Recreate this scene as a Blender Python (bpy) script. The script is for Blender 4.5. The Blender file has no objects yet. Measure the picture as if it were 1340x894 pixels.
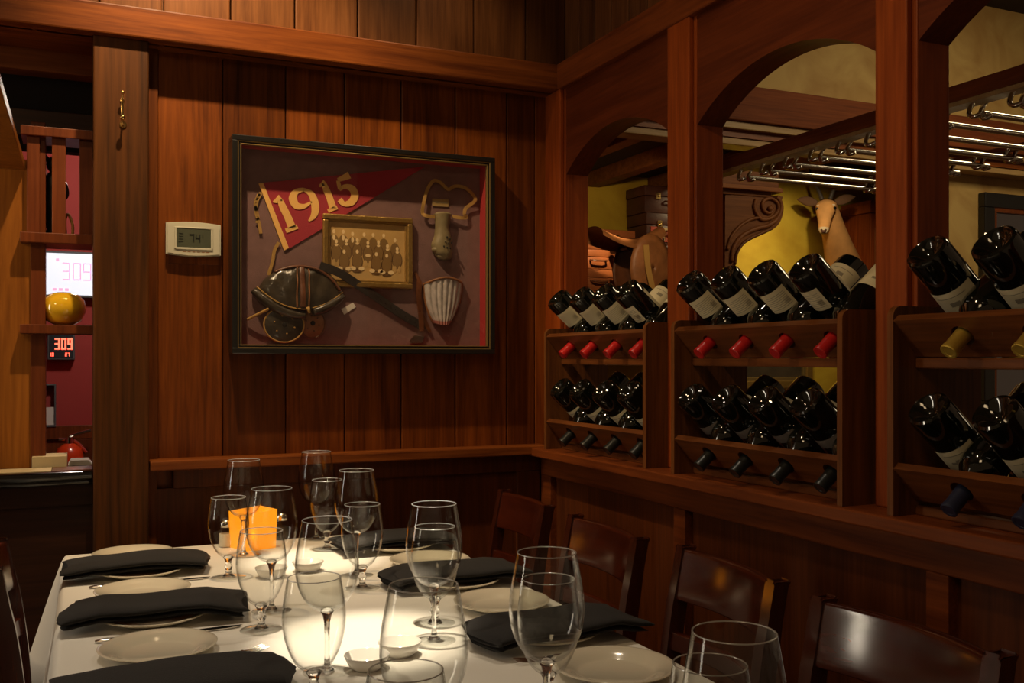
import bpy, bmesh, math, random
from mathutils import Vector, Matrix

PI = math.pi
random.seed(7)
C = bpy.context.scene.collection

# ------------------------------------------------------------------ camera, world, lights, exposure
EYE = 1.25                     # eye height above the floor
FPX = 1268.0                   # focal length in pixels of the 1340 x 894 frame
YAW = math.radians(24.0)
SN, CS = math.sin(YAW), math.cos(YAW)

cam_d = bpy.data.cameras.new('camera')
cam = bpy.data.objects.new('camera', cam_d)
C.objects.link(cam)
cam.location = (0, 0, EYE)
cam.rotation_euler = (PI / 2, 0, -YAW)
cam_d.sensor_width = 36.0
cam_d.lens = 36.0 * FPX / 1340.0
cam_d.shift_y = 23.0 / 1340.0
cam_d.clip_start = 0.02
bpy.context.scene.camera = cam

sc = bpy.context.scene
sc.view_settings.view_transform = 'Standard'
sc.view_settings.look = 'None'
sc.view_settings.exposure = 0.85
sc.view_settings.gamma = 1.0
sc.view_settings.use_curve_mapping = False

world = bpy.data.worlds.new('world')
sc.world = world
world.use_nodes = True
bg = world.node_tree.nodes['Background']
bg.inputs[0].default_value = (1.0, 0.62, 0.34, 1)
bg.inputs[1].default_value = 0.045

WARM = (1.0, 0.70, 0.38)
TABLEC = (1.0, 0.83, 0.61)


def spot(loc, target, watts, deg, blend=0.5, color=WARM, size=0.03):
    d = bpy.data.lights.new('ceiling_spot', 'SPOT')
    d.energy = watts
    d.color = color
    d.spot_size = math.radians(deg)
    d.spot_blend = blend
    d.shadow_soft_size = size
    o = bpy.data.objects.new('ceiling_spot', d)
    C.objects.link(o)
    o.location = loc
    o.rotation_euler = (Vector(target) - Vector(loc)).to_track_quat('-Z', 'Y').to_euler()
    return o


def area(loc, target, watts, size, color=WARM):
    d = bpy.data.lights.new('soft_light', 'AREA')
    d.energy = watts
    d.color = color
    d.size = size
    o = bpy.data.objects.new('soft_light', d)
    C.objects.link(o)
    o.location = loc
    o.rotation_euler = (Vector(target) - Vector(loc)).to_track_quat('-Z', 'Y').to_euler()
    return o


def point(loc, watts, size=0.05, color=WARM):
    d = bpy.data.lights.new('lamp', 'POINT')
    d.energy = watts
    d.color = color
    d.shadow_soft_size = size
    o = bpy.data.objects.new('lamp', d)
    C.objects.link(o)
    o.location = loc
    return o


# the back wall and the shadow box
spot((0.22, 2.40, 2.86), (0.55, 3.0, 1.30), 46, 84, 0.7, WARM, 0.02)
spot((1.05, 2.46, 2.86), (1.00, 3.0, 1.35), 5, 80, 0.8, WARM, 0.02)
spot((-0.10, 2.40, 2.86), (0.10, 3.0, 1.5), 5, 80, 0.8, WARM, 0.02)
# the table: two narrow beams on its middle, a wider one over each side
spot((0.47, 1.70, 2.86), (0.47, 1.68, 0.75), 160, 12.5, 0.8, TABLEC, 0.02)
spot((0.50, 2.40, 2.86), (0.53, 2.40, 0.75), 115, 11, 0.8, TABLEC, 0.02)
spot((-0.15, 2.15, 2.86), (0.12, 1.90, 0.75), 23, 52, 0.8, TABLEC, 0.03)
spot((1.10, 2.15, 2.86), (0.75, 1.85, 0.75), 15, 52, 0.8, TABLEC, 0.03)
# the rack wall and the chairs
spot((0.10, 1.30, 2.86), (1.46, 1.7, 1.5), 14, 75, 0.9, WARM, 0.05)
area((-0.7, 0.1, 2.7), (1.0, 2.0, 0.9), 2.4, 0.5, WARM)
wl = area((-2.3, 2.65, 1.55), (1.0, 1.9, 1.35), 8.0, 0.28, (1.0, 0.86, 0.66))   # added tall soft light, unseen, for upright highlights on chairs, bottles and glasses
wl.data.shape = 'RECTANGLE'
wl.data.size_y = 1.5
# the next room, seen through the arches: washers on its yellow wall and a ceiling lamp
spot((3.9, 4.70, 2.50), (3.9, 5.45, 1.85), 20, 110, 0.9, (1.0, 0.80, 0.45), 0.05)
spot((4.05, 4.35, 2.48), (4.45, 5.05, 2.05), 15, 60, 0.7, (1.0, 0.80, 0.50), 0.03)
area((4.2, 2.4, 3.25), (4.2, 3.2, 0.0), 24, 1.2, (1.0, 0.80, 0.48))
spot((2.35, 3.85, 2.20), (2.95, 5.0, 1.85), 11, 60, 0.6, WARM, 0.03)
spot((2.62, 4.45, 2.30), (2.76, 5.0, 1.62), 22, 34, 0.6, WARM, 0.03)
# the service area on the left
point((0.3, 4.4, 2.3), 17, 0.10, (1.0, 0.86, 0.70))
spot((-0.6, 2.55, 1.75), (-0.25, 3.1, 1.35), 1.7, 120, 0.8, WARM, 0.03)  # added low spot that brightens the orange panel and the globe


# ------------------------------------------------------------------ photograph helper: a pixel's ray meets a plane of the room
def ray(px, py):
    u = (px - 670.0) / FPX
    return Vector((SN + u * CS, CS - u * SN, (470.0 - py) / FPX))


def on_z(px, py, z):
    d = ray(px, py)
    return Vector((0, 0, EYE)) + d * ((z - EYE) / d.z)


def on_y(px, py, y):
    d = ray(px, py)
    return Vector((0, 0, EYE)) + d * (y / d.y)


def on_x(px, py, x):
    d = ray(px, py)
    return Vector((0, 0, EYE)) + d * (x / d.x)


def at_t(px, t, z):
    d = ray(px, 470)
    return Vector((d.x * t, d.y * t, z))


# ------------------------------------------------------------------ materials
def new_mat(name):
    m = bpy.data.materials.new(name)
    m.use_nodes = True
    nt = m.node_tree
    return m, nt, nt.nodes['Principled BSDF']


def N(nt, t, **kw):
    n = nt.nodes.new(t)
    for k, v in kw.items():
        setattr(n, k, v)
    return n


def plain(name, col, rough=0.5, metal=0.0, coat=0.0, emit=None, es=0.0, bump=0.0, bscale=60, sheen=0.0, var=0.0, vscale=8):
    m, nt, b = new_mat(name)
    L = nt.links
    b.inputs['Base Color'].default_value = (*col, 1)
    b.inputs['Roughness'].default_value = rough
    b.inputs['Metallic'].default_value = metal
    b.inputs['Coat Weight'].default_value = coat
    b.inputs['Coat Roughness'].default_value = 0.08
    if sheen:
        b.inputs['Sheen Weight'].default_value = sheen
    if emit:
        b.inputs['Emission Color'].default_value = (*emit, 1)
        b.inputs['Emission Strength'].default_value = es
    tc = N(nt, 'ShaderNodeTexCoord')
    if bump:
        n = N(nt, 'ShaderNodeTexNoise')
        n.inputs['Scale'].default_value = bscale
        n.inputs['Detail'].default_value = 3
        L.new(tc.outputs['Object'], n.inputs['Vector'])
        bp = N(nt, 'ShaderNodeBump')
        bp.inputs['Strength'].default_value = bump
        bp.inputs['Distance'].default_value = 0.004
        L.new(n.outputs['Fac'], bp.inputs['Height'])
        L.new(bp.outputs['Normal'], b.inputs['Normal'])
    if var:
        n = N(nt, 'ShaderNodeTexNoise')
        n.inputs['Scale'].default_value = vscale
        n.inputs['Detail'].default_value = 5
        L.new(tc.outputs['Object'], n.inputs['Vector'])
        r = N(nt, 'ShaderNodeValToRGB')
        r.color_ramp.elements[0].position = 0.3
        r.color_ramp.elements[1].position = 0.7
        r.color_ramp.elements[0].color = (*[c * (1 - var) for c in col], 1)
        r.color_ramp.elements[1].color = (*[min(1, c * (1 + var)) for c in col], 1)
        L.new(n.outputs['Fac'], r.inputs[0])
        L.new(r.outputs[0], b.inputs['Base Color'])
    return m


def wood(name, dark, light, axis='z', rough=0.42, coat=0.04, scale=1.0, tone=0.25, bump=0.15, spec=0.22):
    """timber with its grain running along one axis; every board (mesh island) gets its own shift and tone"""
    m, nt, b = new_mat(name)
    L = nt.links
    tc = N(nt, 'ShaderNodeTexCoord')
    ge = N(nt, 'ShaderNodeNewGeometry')
    mul = N(nt, 'ShaderNodeMath', operation='MULTIPLY')
    mul.inputs[1].default_value = 53.0
    L.new(ge.outputs['Random Per Island'], mul.inputs[0])
    add = N(nt, 'ShaderNodeVectorMath', operation='ADD')
    L.new(tc.outputs['Object'], add.inputs[0])
    L.new(mul.outputs[0], add.inputs[1])
    mp = N(nt, 'ShaderNodeMapping')
    s = [14 * scale] * 3
    s['xyz'.index(axis)] = 1.1 * scale
    mp.inputs['Scale'].default_value = s
    L.new(add.outputs[0], mp.inputs['Vector'])
    n1 = N(nt, 'ShaderNodeTexNoise')
    n1.inputs['Scale'].default_value = 1.0
    n1.inputs['Detail'].default_value = 7
    n1.inputs['Roughness'].default_value = 0.62
    n1.inputs['Distortion'].default_value = 1.3
    L.new(mp.outputs[0], n1.inputs['Vector'])
    mp2 = N(nt, 'ShaderNodeMapping')
    s2 = [120 * scale] * 3
    s2['xyz'.index(axis)] = 5 * scale
    mp2.inputs['Scale'].default_value = s2
    L.new(add.outputs[0], mp2.inputs['Vector'])
    n2 = N(nt, 'ShaderNodeTexNoise')
    n2.inputs['Scale'].default_value = 1.0
    n2.inputs['Detail'].default_value = 3
    L.new(mp2.outputs[0], n2.inputs['Vector'])
    mx = N(nt, 'ShaderNodeMix')
    mx.inputs['Factor'].default_value = 0.35
    L.new(n1.outputs['Fac'], mx.inputs['A'])
    L.new(n2.outputs['Fac'], mx.inputs['B'])
    r = N(nt, 'ShaderNodeValToRGB')
    r.color_ramp.elements[0].position = 0.33
    r.color_ramp.elements[0].color = (*dark, 1)
    r.color_ramp.elements[1].position = 0.66
    r.color_ramp.elements[1].color = (*light, 1)
    L.new(mx.outputs['Result'], r.inputs[0])
    mr = N(nt, 'ShaderNodeMapRange')
    mr.inputs['To Min'].default_value = 1 - tone
    mr.inputs['To Max'].default_value = 1 + tone
    L.new(ge.outputs['Random Per Island'], mr.inputs['Value'])
    vm = N(nt, 'ShaderNodeVectorMath', operation='SCALE')
    L.new(r.outputs[0], vm.inputs[0])
    L.new(mr.outputs[0], vm.inputs['Scale'])
    L.new(vm.outputs[0], b.inputs['Base Color'])
    b.inputs['Roughness'].default_value = rough
    b.inputs['Specular IOR Level'].default_value = spec
    b.inputs['Coat Weight'].default_value = coat
    b.inputs['Coat Roughness'].default_value = 0.15
    bp = N(nt, 'ShaderNodeBump')
    bp.inputs['Strength'].default_value = bump
    bp.inputs['Distance'].default_value = 0.002
    L.new(mx.outputs['Result'], bp.inputs['Height'])
    L.new(bp.outputs['Normal'], b.inputs['Normal'])
    return m


def clear_glass(name, tint=(0.985, 0.99, 0.985), edge=(0.55, 0.55, 0.53), power=4.5, base=0.022, rough=0.0):
    """thin clear glass: lets light straight through, reflects more and looks denser at grazing angles"""
    m = bpy.data.materials.new(name)
    m.use_nodes = True
    nt = m.node_tree
    nt.nodes.clear()
    L = nt.links
    out = N(nt, 'ShaderNodeOutputMaterial')
    tr = N(nt, 'ShaderNodeBsdfTransparent')
    gl = N(nt, 'ShaderNodeBsdfGlossy')
    gl.inputs['Roughness'].default_value = rough
    lw = N(nt, 'ShaderNodeLayerWeight')
    lw.inputs['Blend'].default_value = 0.5
    pw = N(nt, 'ShaderNodeMath', operation='POWER')
    pw.inputs[1].default_value = power
    L.new(lw.outputs['Facing'], pw.inputs[0])
    mr = N(nt, 'ShaderNodeMapRange')
    mr.inputs['To Min'].default_value = base
    mr.inputs['To Max'].default_value = 1.0
    L.new(pw.outputs[0], mr.inputs['Value'])
    cm = N(nt, 'ShaderNodeMix', data_type='RGBA')
    cm.inputs['A'].default_value = (*tint, 1)
    cm.inputs['B'].default_value = (*edge, 1)
    p2 = N(nt, 'ShaderNodeMath', operation='POWER')
    p2.inputs[1].default_value = 6.0
    L.new(lw.outputs['Facing'], p2.inputs[0])
    L.new(p2.outputs[0], cm.inputs['Factor'])
    L.new(cm.outputs['Result'], tr.inputs['Color'])
    ms = N(nt, 'ShaderNodeMixShader')
    L.new(mr.outputs[0], ms.inputs[0])
    L.new(tr.outputs[0], ms.inputs[1])
    L.new(gl.outputs[0], ms.inputs[2])
    L.new(ms.outputs[0], out.inputs['Surface'])
    return m


def rim_glass():
    m = bpy.data.materials.new('painted_rim_glint')
    m.use_nodes = True
    nt = m.node_tree
    nt.nodes.clear()
    L = nt.links
    out = N(nt, 'ShaderNodeOutputMaterial')
    tr = N(nt, 'ShaderNodeBsdfTransparent')
    gl = N(nt, 'ShaderNodeBsdfGlossy')
    gl.inputs['Roughness'].default_value = 0.22
    df = N(nt, 'ShaderNodeBsdfDiffuse')
    df.inputs['Color'].default_value = (0.9, 0.9, 0.88, 1)  # white mixed in to imitate bright glints along the rim
    a = N(nt, 'ShaderNodeMixShader')
    a.inputs[0].default_value = 0.45
    L.new(gl.outputs[0], a.inputs[1])
    L.new(df.outputs[0], a.inputs[2])
    m2 = N(nt, 'ShaderNodeMixShader')
    m2.inputs[0].default_value = 0.62
    L.new(tr.outputs[0], m2.inputs[1])
    L.new(a.outputs[0], m2.inputs[2])
    L.new(m2.outputs[0], out.inputs['Surface'])
    return m


def solid_glass(name, col=(1, 1, 1), ior=1.5, rough=0.0):
    m, nt, b = new_mat(name)
    b.inputs['Base Color'].default_value = (*col, 1)
    b.inputs['Transmission Weight'].default_value = 1.0
    b.inputs['Roughness'].default_value = rough
    b.inputs['IOR'].default_value = ior
    return m


def plaster(name, a, bcol, scale=3.0):
    m, nt, b = new_mat(name)
    L = nt.links
    tc = N(nt, 'ShaderNodeTexCoord')
    n = N(nt, 'ShaderNodeTexNoise')
    n.inputs['Scale'].default_value = scale
    n.inputs['Detail'].default_value = 6
    n.inputs['Distortion'].default_value = 0.8
    L.new(tc.outputs['Object'], n.inputs['Vector'])
    r = N(nt, 'ShaderNodeValToRGB')
    r.color_ramp.elements[0].position = 0.35
    r.color_ramp.elements[0].color = (*a, 1)
    r.color_ramp.elements[1].position = 0.62
    r.color_ramp.elements[1].color = (*bcol, 1)
    L.new(n.outputs['Fac'], r.inputs[0])
    L.new(r.outputs[0], b.inputs['Base Color'])
    b.inputs['Roughness'].default_value = 0.75
    return m


MAH_D, MAH_L = (0.060, 0.012, 0.0018), (0.245, 0.064, 0.0075)
M = {}
M['board'] = wood('mahogany_boards', MAH_D, MAH_L, 'z', tone=0.34)
M['board_up'] = wood('upper_boards', (0.08, 0.026, 0.008), (0.22, 0.085, 0.026), 'z', tone=0.35)
M['wood_z'] = wood('mahogany_upright', (0.13, 0.022, 0.003), (0.30, 0.062, 0.009), 'z')
M['wood_y'] = wood('mahogany_along_rack', (0.08, 0.017, 0.004), (0.23, 0.056, 0.011), 'y')
M['wood_x'] = wood('mahogany_along_back', (0.09, 0.020, 0.004), (0.27, 0.076, 0.013), 'x')
M['arch'] = wood('arch_timber', (0.065, 0.012, 0.003), (0.15, 0.031, 0.007), 'y', tone=0.1)
M['post'] = wood('rough_post', (0.018, 0.006, 0.0012), (0.13, 0.042, 0.007), 'z', rough=0.5, coat=0.0, scale=0.7, bump=0.9)
M['rack_z'] = wood('rack_side', (0.060, 0.018, 0.005), (0.20, 0.070, 0.018), 'z', rough=0.4, tone=0.12)
M['rack_y'] = wood('rack_board', (0.065, 0.018, 0.005), (0.21, 0.068, 0.017), 'y', rough=0.4, tone=0.12)
M['panel'] = wood('wainscot_panel', (0.048, 0.012, 0.003), (0.13, 0.034, 0.008), 'z', tone=0.12)
M['chair'] = wood('chair_mahogany', (0.026, 0.0045, 0.0015), (0.080, 0.013, 0.004), 'y', rough=0.16, coat=1.0, bump=0.05, tone=0.1, spec=0.5)
M['chair_z'] = wood('chair_mahogany_upright', (0.025, 0.005, 0.002), (0.085, 0.018, 0.007), 'z', rough=0.16, coat=1.0, bump=0.05, tone=0.1, spec=0.5)
M['orange'] = wood('orange_panel', (0.18, 0.055, 0.007), (0.40, 0.14, 0.018), 'z', tone=0.05)
M['redwood'] = wood('red_trim_wood', (0.09, 0.020, 0.006), (0.20, 0.050, 0.013), 'z')
M['darkwood'] = wood('dark_wood', (0.018, 0.007, 0.004), (0.050, 0.018, 0.009), 'x')
M['cabinet'] = wood('cabinet_wood', (0.12, 0.035, 0.012), (0.32, 0.10, 0.030), 'z')
M['carved'] = wood('carved_wood', (0.13, 0.038, 0.011), (0.31, 0.110, 0.030), 'x', rough=0.5, coat=0.0)
M['lighttrim'] = wood('pale_trim', (0.26, 0.15, 0.06), (0.42, 0.27, 0.11), 'x')
M['header'] = wood('header_beam_wood', (0.10, 0.022, 0.005), (0.22, 0.056, 0.013), 'x', rough=0.7, coat=0.0)
M['floor'] = wood('floor_boards', (0.035, 0.016, 0.008), (0.10, 0.045, 0.02), 'y')
M['yellow'] = plaster('yellow_plaster', (0.42, 0.26, 0.012), (0.58, 0.40, 0.03), 2.5)
M['ochre'] = plaster('ochre_plaster', (0.36, 0.20, 0.055), (0.50, 0.33, 0.11), 3.5)
M['redwall'] = plaster('red_wall', (0.36, 0.035, 0.03), (0.40, 0.045, 0.04), 2)
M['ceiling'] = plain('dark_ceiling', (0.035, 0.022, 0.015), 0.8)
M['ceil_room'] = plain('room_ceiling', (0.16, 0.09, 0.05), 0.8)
M['black'] = plain('black_lacquer', (0.006, 0.005, 0.005), 0.15, coat=0.6)
M['void'] = plain('black_recess', (0.006, 0.004, 0.003), 0.9)
M['cloth'] = plain('white_linen', (0.80, 0.77, 0.70), 0.85, bump=0.10, bscale=18, sheen=0.2)
M['napkin'] = plain('black_napkin', (0.0075, 0.0062, 0.0060), 0.9, bump=0.35, bscale=500, sheen=0.05)
M['plate'] = plain('cream_china', (0.72, 0.66, 0.52), 0.12, coat=0.6)
M['china'] = plain('white_china', (0.85, 0.82, 0.76), 0.12, coat=0.6)
M['steel'] = plain('polished_steel', (0.75, 0.72, 0.68), 0.12, metal=1.0)
M['chrome'] = plain('chrome', (0.70, 0.66, 0.58), 0.16, metal=1.0)
M['brass'] = plain('brass', (0.75, 0.52, 0.20), 0.2, metal=1.0)
M['glass'] = clear_glass('bowl_glass')
M['stem'] = solid_glass('stem_glass')
M['pane'] = clear_glass('display_pane', (0.985, 0.985, 0.99), (0.96, 0.96, 0.96), 9.0, 0.03)
M['bottle'] = plain('dark_bottle_glass', (0.004, 0.005, 0.003), 0.04, coat=1.0)
M['label'] = plain('cream_paper_label', (0.80, 0.72, 0.48), 0.7, var=0.08, vscale=30)
M['label_dk'] = plain('grey_brown_label', (0.20, 0.17, 0.15), 0.7)
M['label_wine'] = plain('dark_wine_label', (0.10, 0.025, 0.015), 0.5)
M['ink'] = plain('printed_text', (0.32, 0.28, 0.20), 0.8)
M['cap_red'] = plain('red_capsule', (0.55, 0.018, 0.018), 0.3, coat=0.3)
M['cap_black'] = plain('black_capsule', (0.012, 0.014, 0.014), 0.35)
M['cap_gold'] = plain('gold_capsule', (0.80, 0.56, 0.10), 0.35, metal=0.7)
M['cap_blue'] = plain('navy_capsule', (0.020, 0.025, 0.06), 0.4)
M['frame_black'] = plain('black_frame', (0.012, 0.011, 0.010), 0.3, coat=0.3)
M['frame_gold'] = plain('gilt', (0.42, 0.26, 0.07), 0.35, metal=0.7, bump=0.6, bscale=90)
M['gold_line'] = plain('dull_gold_line', (0.30, 0.20, 0.07), 0.35, metal=0.6)
M['backing'] = plain('mulberry_backing', (0.21, 0.115, 0.105), 0.95, bump=0.2, bscale=400, var=0.1, vscale=30)
M['liner'] = plain('crimson_liner', (0.40, 0.025, 0.025), 0.8)
M['felt'] = plain('crimson_felt', (0.36, 0.015, 0.030), 0.95, sheen=0.5, bump=0.2, bscale=300)
M['felt_y'] = plain('yellow_felt', (0.90, 0.52, 0.15), 0.9)
M['tape'] = plain('tan_tape', (0.42, 0.24, 0.06), 0.8, bump=0.3, bscale=200)
M['leather'] = plain('black_leather', (0.042, 0.032, 0.020), 0.30, coat=0.3, bump=1.0, bscale=24, var=0.5, vscale=25)
M['leather_b'] = plain('brown_leather', (0.13, 0.045, 0.018), 0.4, bump=0.5, bscale=60, var=0.3, vscale=20)
M['leather_t'] = plain('tan_leather', (0.28, 0.11, 0.035), 0.5, bump=0.4, bscale=60, var=0.3, vscale=15)
M['strap'] = plain('dark_strap', (0.030, 0.024, 0.020), 0.45, bump=0.4, bscale=80)
M['rubber'] = plain('olive_rubber', (0.23, 0.18, 0.085), 0.5, bump=0.3, bscale=50, var=0.2, vscale=30)
M['ribs'] = plain('pale_canvas', (0.50, 0.45, 0.42), 0.5, bump=0.3, bscale=60, var=0.2, vscale=60)
M['pinkrib'] = plain('pink_ends', (0.42, 0.16, 0.13), 0.6)
M['cardtan'] = plain('tan_card', (0.42, 0.28, 0.10), 0.8)
M['cardwhite'] = plain('white_card', (0.70, 0.66, 0.58), 0.8)
M['sepia'] = plain('sepia_print', (0.58, 0.36, 0.12), 0.6, var=0.15, vscale=10)
M['sepia_l'] = plain('sepia_light', (0.88, 0.66, 0.34), 0.6)
M['sepia_m'] = plain('sepia_floor', (0.56, 0.36, 0.13), 0.6)
M['sepia_d'] = plain('sepia_dark', (0.24, 0.135, 0.04), 0.6)
M['sepia_k'] = plain('sepia_shade', (0.13, 0.065, 0.02), 0.6)
M['plastic'] = plain('ivory_plastic', (0.62, 0.60, 0.48), 0.45)
M['lcd'] = plain('green_grey_display', (0.085, 0.095, 0.065), 0.25)
M['lcdink'] = plain('display_digits', (0.012, 0.014, 0.012), 0.5)
M['screen'] = plain('lit_white_screen', (0.8, 0.85, 0.9), 0.4, emit=(0.80, 0.88, 1.0), es=0.42)
M['pink'] = plain('pink_digits', (0.9, 0.5, 0.7), 0.4, emit=(1.0, 0.42, 0.66), es=0.42)
M['redled'] = plain('red_digits', (0.9, 0.1, 0.05), 0.4, emit=(1.0, 0.13, 0.07), es=1.3)
M['clockface'] = plain('dark_clock_face', (0.03, 0.04, 0.05), 0.2)
M['greyplastic'] = plain('grey_bezel', (0.10, 0.11, 0.12), 0.4)
M['amber'] = plain('amber_glass_globe', (0.85, 0.50, 0.02), 0.08, coat=0.8)
M['box'] = plain('pale_cardboard', (0.52, 0.42, 0.24), 0.8)
M['paper'] = plain('white_paper', (0.75, 0.72, 0.68), 0.8)
M['extred'] = plain('extinguisher_red', (0.75, 0.06, 0.01), 0.3, coat=0.5)
M['figure'] = plain('dark_figurine', (0.010, 0.008, 0.008), 0.4)
M['fawn'] = plain('fawn_coat', (0.62, 0.30, 0.09), 0.9, var=0.15, vscale=12, bump=0.3, bscale=150)
M['fawn_pale'] = plain('pale_muzzle', (0.66, 0.50, 0.30), 0.9)
M['fawn_dark'] = plain('dark_face_mark', (0.10, 0.04, 0.02), 0.9)
M['earbrown'] = plain('brown_ear', (0.13, 0.06, 0.025), 0.9)
M['horn'] = plain('ridged_horn', (0.05, 0.035, 0.025), 0.5)
M['eye'] = plain('glass_eye', (0.005, 0.004, 0.004), 0.05, coat=1)
M['case'] = plain('suitcase_leather', (0.32, 0.10, 0.030), 0.45, bump=0.3, bscale=40, var=0.25, vscale=7)
M['case_dk'] = plain('trunk_leather', (0.085, 0.026, 0.014), 0.5, bump=0.3, bscale=40, var=0.3, vscale=7)
M['stick_r'] = plain('red_sticker', (0.50, 0.06, 0.02), 0.6)
M['stick_y'] = plain('tan_sticker', (0.45, 0.30, 0.12), 0.6)
M['mirror'] = plain('mirror_glass', (0.36, 0.37, 0.42), 0.04, metal=1.0)
M['canvas'] = plain('dark_canvas', (0.05, 0.035, 0.02), 0.5, var=0.5, vscale=5)
M['salt'] = plain('salt', (0.80, 0.74, 0.60), 0.8)
M['pepper'] = plain('ground_pepper', (0.06, 0.045, 0.03), 0.9)
M['wax'] = plain('candle_wax', (0.9, 0.75, 0.45), 0.5, emit=(1.0, 0.6, 0.2), es=0.6)
M['flame'] = plain('flame', (1.0, 0.7, 0.2), 0.5, emit=(1.0, 0.62, 0.18), es=14.0)


def amber_holder():
    m, nt, b = new_mat('amber_frosted_glass')
    b.inputs['Base Color'].default_value = (0.85, 0.42, 0.02, 1)
    b.inputs['Roughness'].default_value = 0.35
    b.inputs['Transmission Weight'].default_value = 0.35
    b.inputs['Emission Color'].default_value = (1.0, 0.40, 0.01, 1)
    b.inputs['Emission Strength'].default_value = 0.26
    return m


M['votive'] = amber_holder()


# ------------------------------------------------------------------ mesh helpers
class MB:
    def __init__(self):
        self.bm = bmesh.new()
        self.mi = 0

    def _tag(self, faces):
        for f in faces:
            f.material_index = self.mi
        return faces

    def box(self, x0, x1, y0, y1, z0, z1, bev=0.0, mat=None):
        vs = [self.bm.verts.new((x, y, z)) for x in (x0, x1) for y in (y0, y1) for z in (z0, z1)]
        idx = [(0, 1, 3, 2), (4, 6, 7, 5), (0, 4, 5, 1), (2, 3, 7, 6), (0, 2, 6, 4), (1, 5, 7, 3)]
        fs = [self.bm.faces.new([vs[i] for i in q]) for q in idx]
        if bev:
            es = list({e for f in fs for e in f.edges})
            r = bmesh.ops.bevel(self.bm, geom=es, offset=bev, segments=2, affect='EDGES', profile=0.5)
            fs = list({f for v in r['verts'] for f in v.link_faces}) if r['verts'] else fs
            vs = list({v for f in fs for v in f.verts})
        self._tag(fs)
        if mat is not None:
            for v in vs:
                v.co = mat @ v.co
        return self

    def lathe(self, prof, segs=32, mat=None, cap=True):
        """prof: (r, z) list, turned around z"""
        rings = []
        for r, z in prof:
            if r < 1e-6:
                rings.append([self.bm.verts.new((0, 0, z))])
            else:
                rings.append([self.bm.verts.new((r * math.cos(2 * PI * i / segs), r * math.sin(2 * PI * i / segs), z)) for i in range(segs)])
        fs = []
        for a, b in zip(rings, rings[1:]):
            for i in range(segs):
                j = (i + 1) % segs
                if len(a) == 1 and len(b) == 1:
                    continue
                if len(a) == 1:
                    fs.append(self.bm.faces.new((a[0], b[j], b[i])))
                elif len(b) == 1:
                    fs.append(self.bm.faces.new((a[i], a[j], b[0])))
                else:
                    fs.append(self.bm.faces.new((a[i], a[j], b[j], b[i])))
        if cap:
            if len(rings[0]) > 1:
                fs.append(self.bm.faces.new(list(reversed(rings[0]))))
            if len(rings[-1]) > 1:
                fs.append(self.bm.faces.new(rings[-1]))
        self._tag(fs)
        if mat is not None:
            for ring in rings:
                for v in ring:
                    v.co = mat @ v.co
        return self

    def tube(self, pts, rad, segs=8, closed=False, flat=1.0, up=(0, 0, 1)):
        """rad: number or one per point; flat squashes the section along its second axis"""
        pts = [Vector(p) for p in pts]
        n = len(pts)
        rs = rad if isinstance(rad, (list, tuple)) else [rad] * n
        rings = []
        side_prev = None
        for i, p in enumerate(pts):
            a = pts[(i - 1) % n] if (closed or i > 0) else p
            b = pts[(i + 1) % n] if (closed or i < n - 1) else p
            t = (b - a)
            if t.length < 1e-9:
                t = Vector((0, 0, 1))
            t.normalize()
            if side_prev is None:
                s = t.cross(Vector(up))
                if s.length < 1e-4:
                    s = t.cross(Vector((1, 0, 0)))
            else:
                s = side_prev - t * side_prev.dot(t)
                if s.length < 1e-5:
                    s = t.cross(Vector(up))
            s.normalize()
            side_prev = s
            u = s.cross(t).normalized()
            rings.append([self.bm.verts.new(p + s * rs[i] * math.cos(2 * PI * k / segs) + u * rs[i] * flat * math.sin(2 * PI * k / segs)) for k in range(segs)])
        fs = []
        m = n if closed else n - 1
        for i in range(m):
            a, b = rings[i], rings[(i + 1) % n]
            for k in range(segs):
                l = (k + 1) % segs
                fs.append(self.bm.faces.new((a[k], a[l], b[l], b[k])))
        if not closed:
            fs.append(self.bm.faces.new(list(reversed(rings[0]))))
            fs.append(self.bm.faces.new(rings[-1]))
        self._tag(fs)
        return self

    def prism(self, pts, d, mat=None):
        """pts: list of 3D points of a planar outline; d: extrusion vector"""
        d = Vector(d)
        a = [self.bm.verts.new(Vector(p)) for p in pts]
        b = [self.bm.verts.new(Vector(p) + d) for p in pts]
        n = len(a)
        fs = [self.bm.faces.new(a), self.bm.faces.new(list(reversed(b)))]
        for i in range(n):
            j = (i + 1) % n
            fs.append(self.bm.faces.new((a[i], b[i], b[j], a[j])))
        self._tag(fs)
        if mat is not None:
            for v in a + b:
                v.co = mat @ v.co
        return self

    def ribbon(self, pts, widths, d, nrm):
        """a flat band of varying width along pts in the plane with normal nrm, extruded by d"""
        pts = [Vector(p) for p in pts]
        nrm = Vector(nrm)
        L, R = [], []
        n = len(pts)
        for i, p in enumerate(pts):
            t = (pts[min(i + 1, n - 1)] - pts[max(i - 1, 0)]).normalized()
            s = t.cross(nrm).normalized() * (widths[i] if isinstance(widths, (list, tuple)) else widths) / 2
            L.append(p + s)
            R.append(p - s)
        d = Vector(d)
        va = [self.bm.verts.new(p) for p in L]
        vb = [self.bm.verts.new(p) for p in R]
        vc = [self.bm.verts.new(p + d) for p in L]
        vd = [self.bm.verts.new(p + d) for p in R]
        fs = []
        for i in range(n - 1):
            fs.append(self.bm.faces.new((va[i], va[i + 1], vb[i + 1], vb[i])))
            fs.append(self.bm.faces.new((vc[i + 1], vc[i], vd[i], vd[i + 1])))
            fs.append(self.bm.faces.new((va[i + 1], va[i], vc[i], vc[i + 1])))
            fs.append(self.bm.faces.new((vb[i], vb[i + 1], vd[i + 1], vd[i])))
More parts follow.
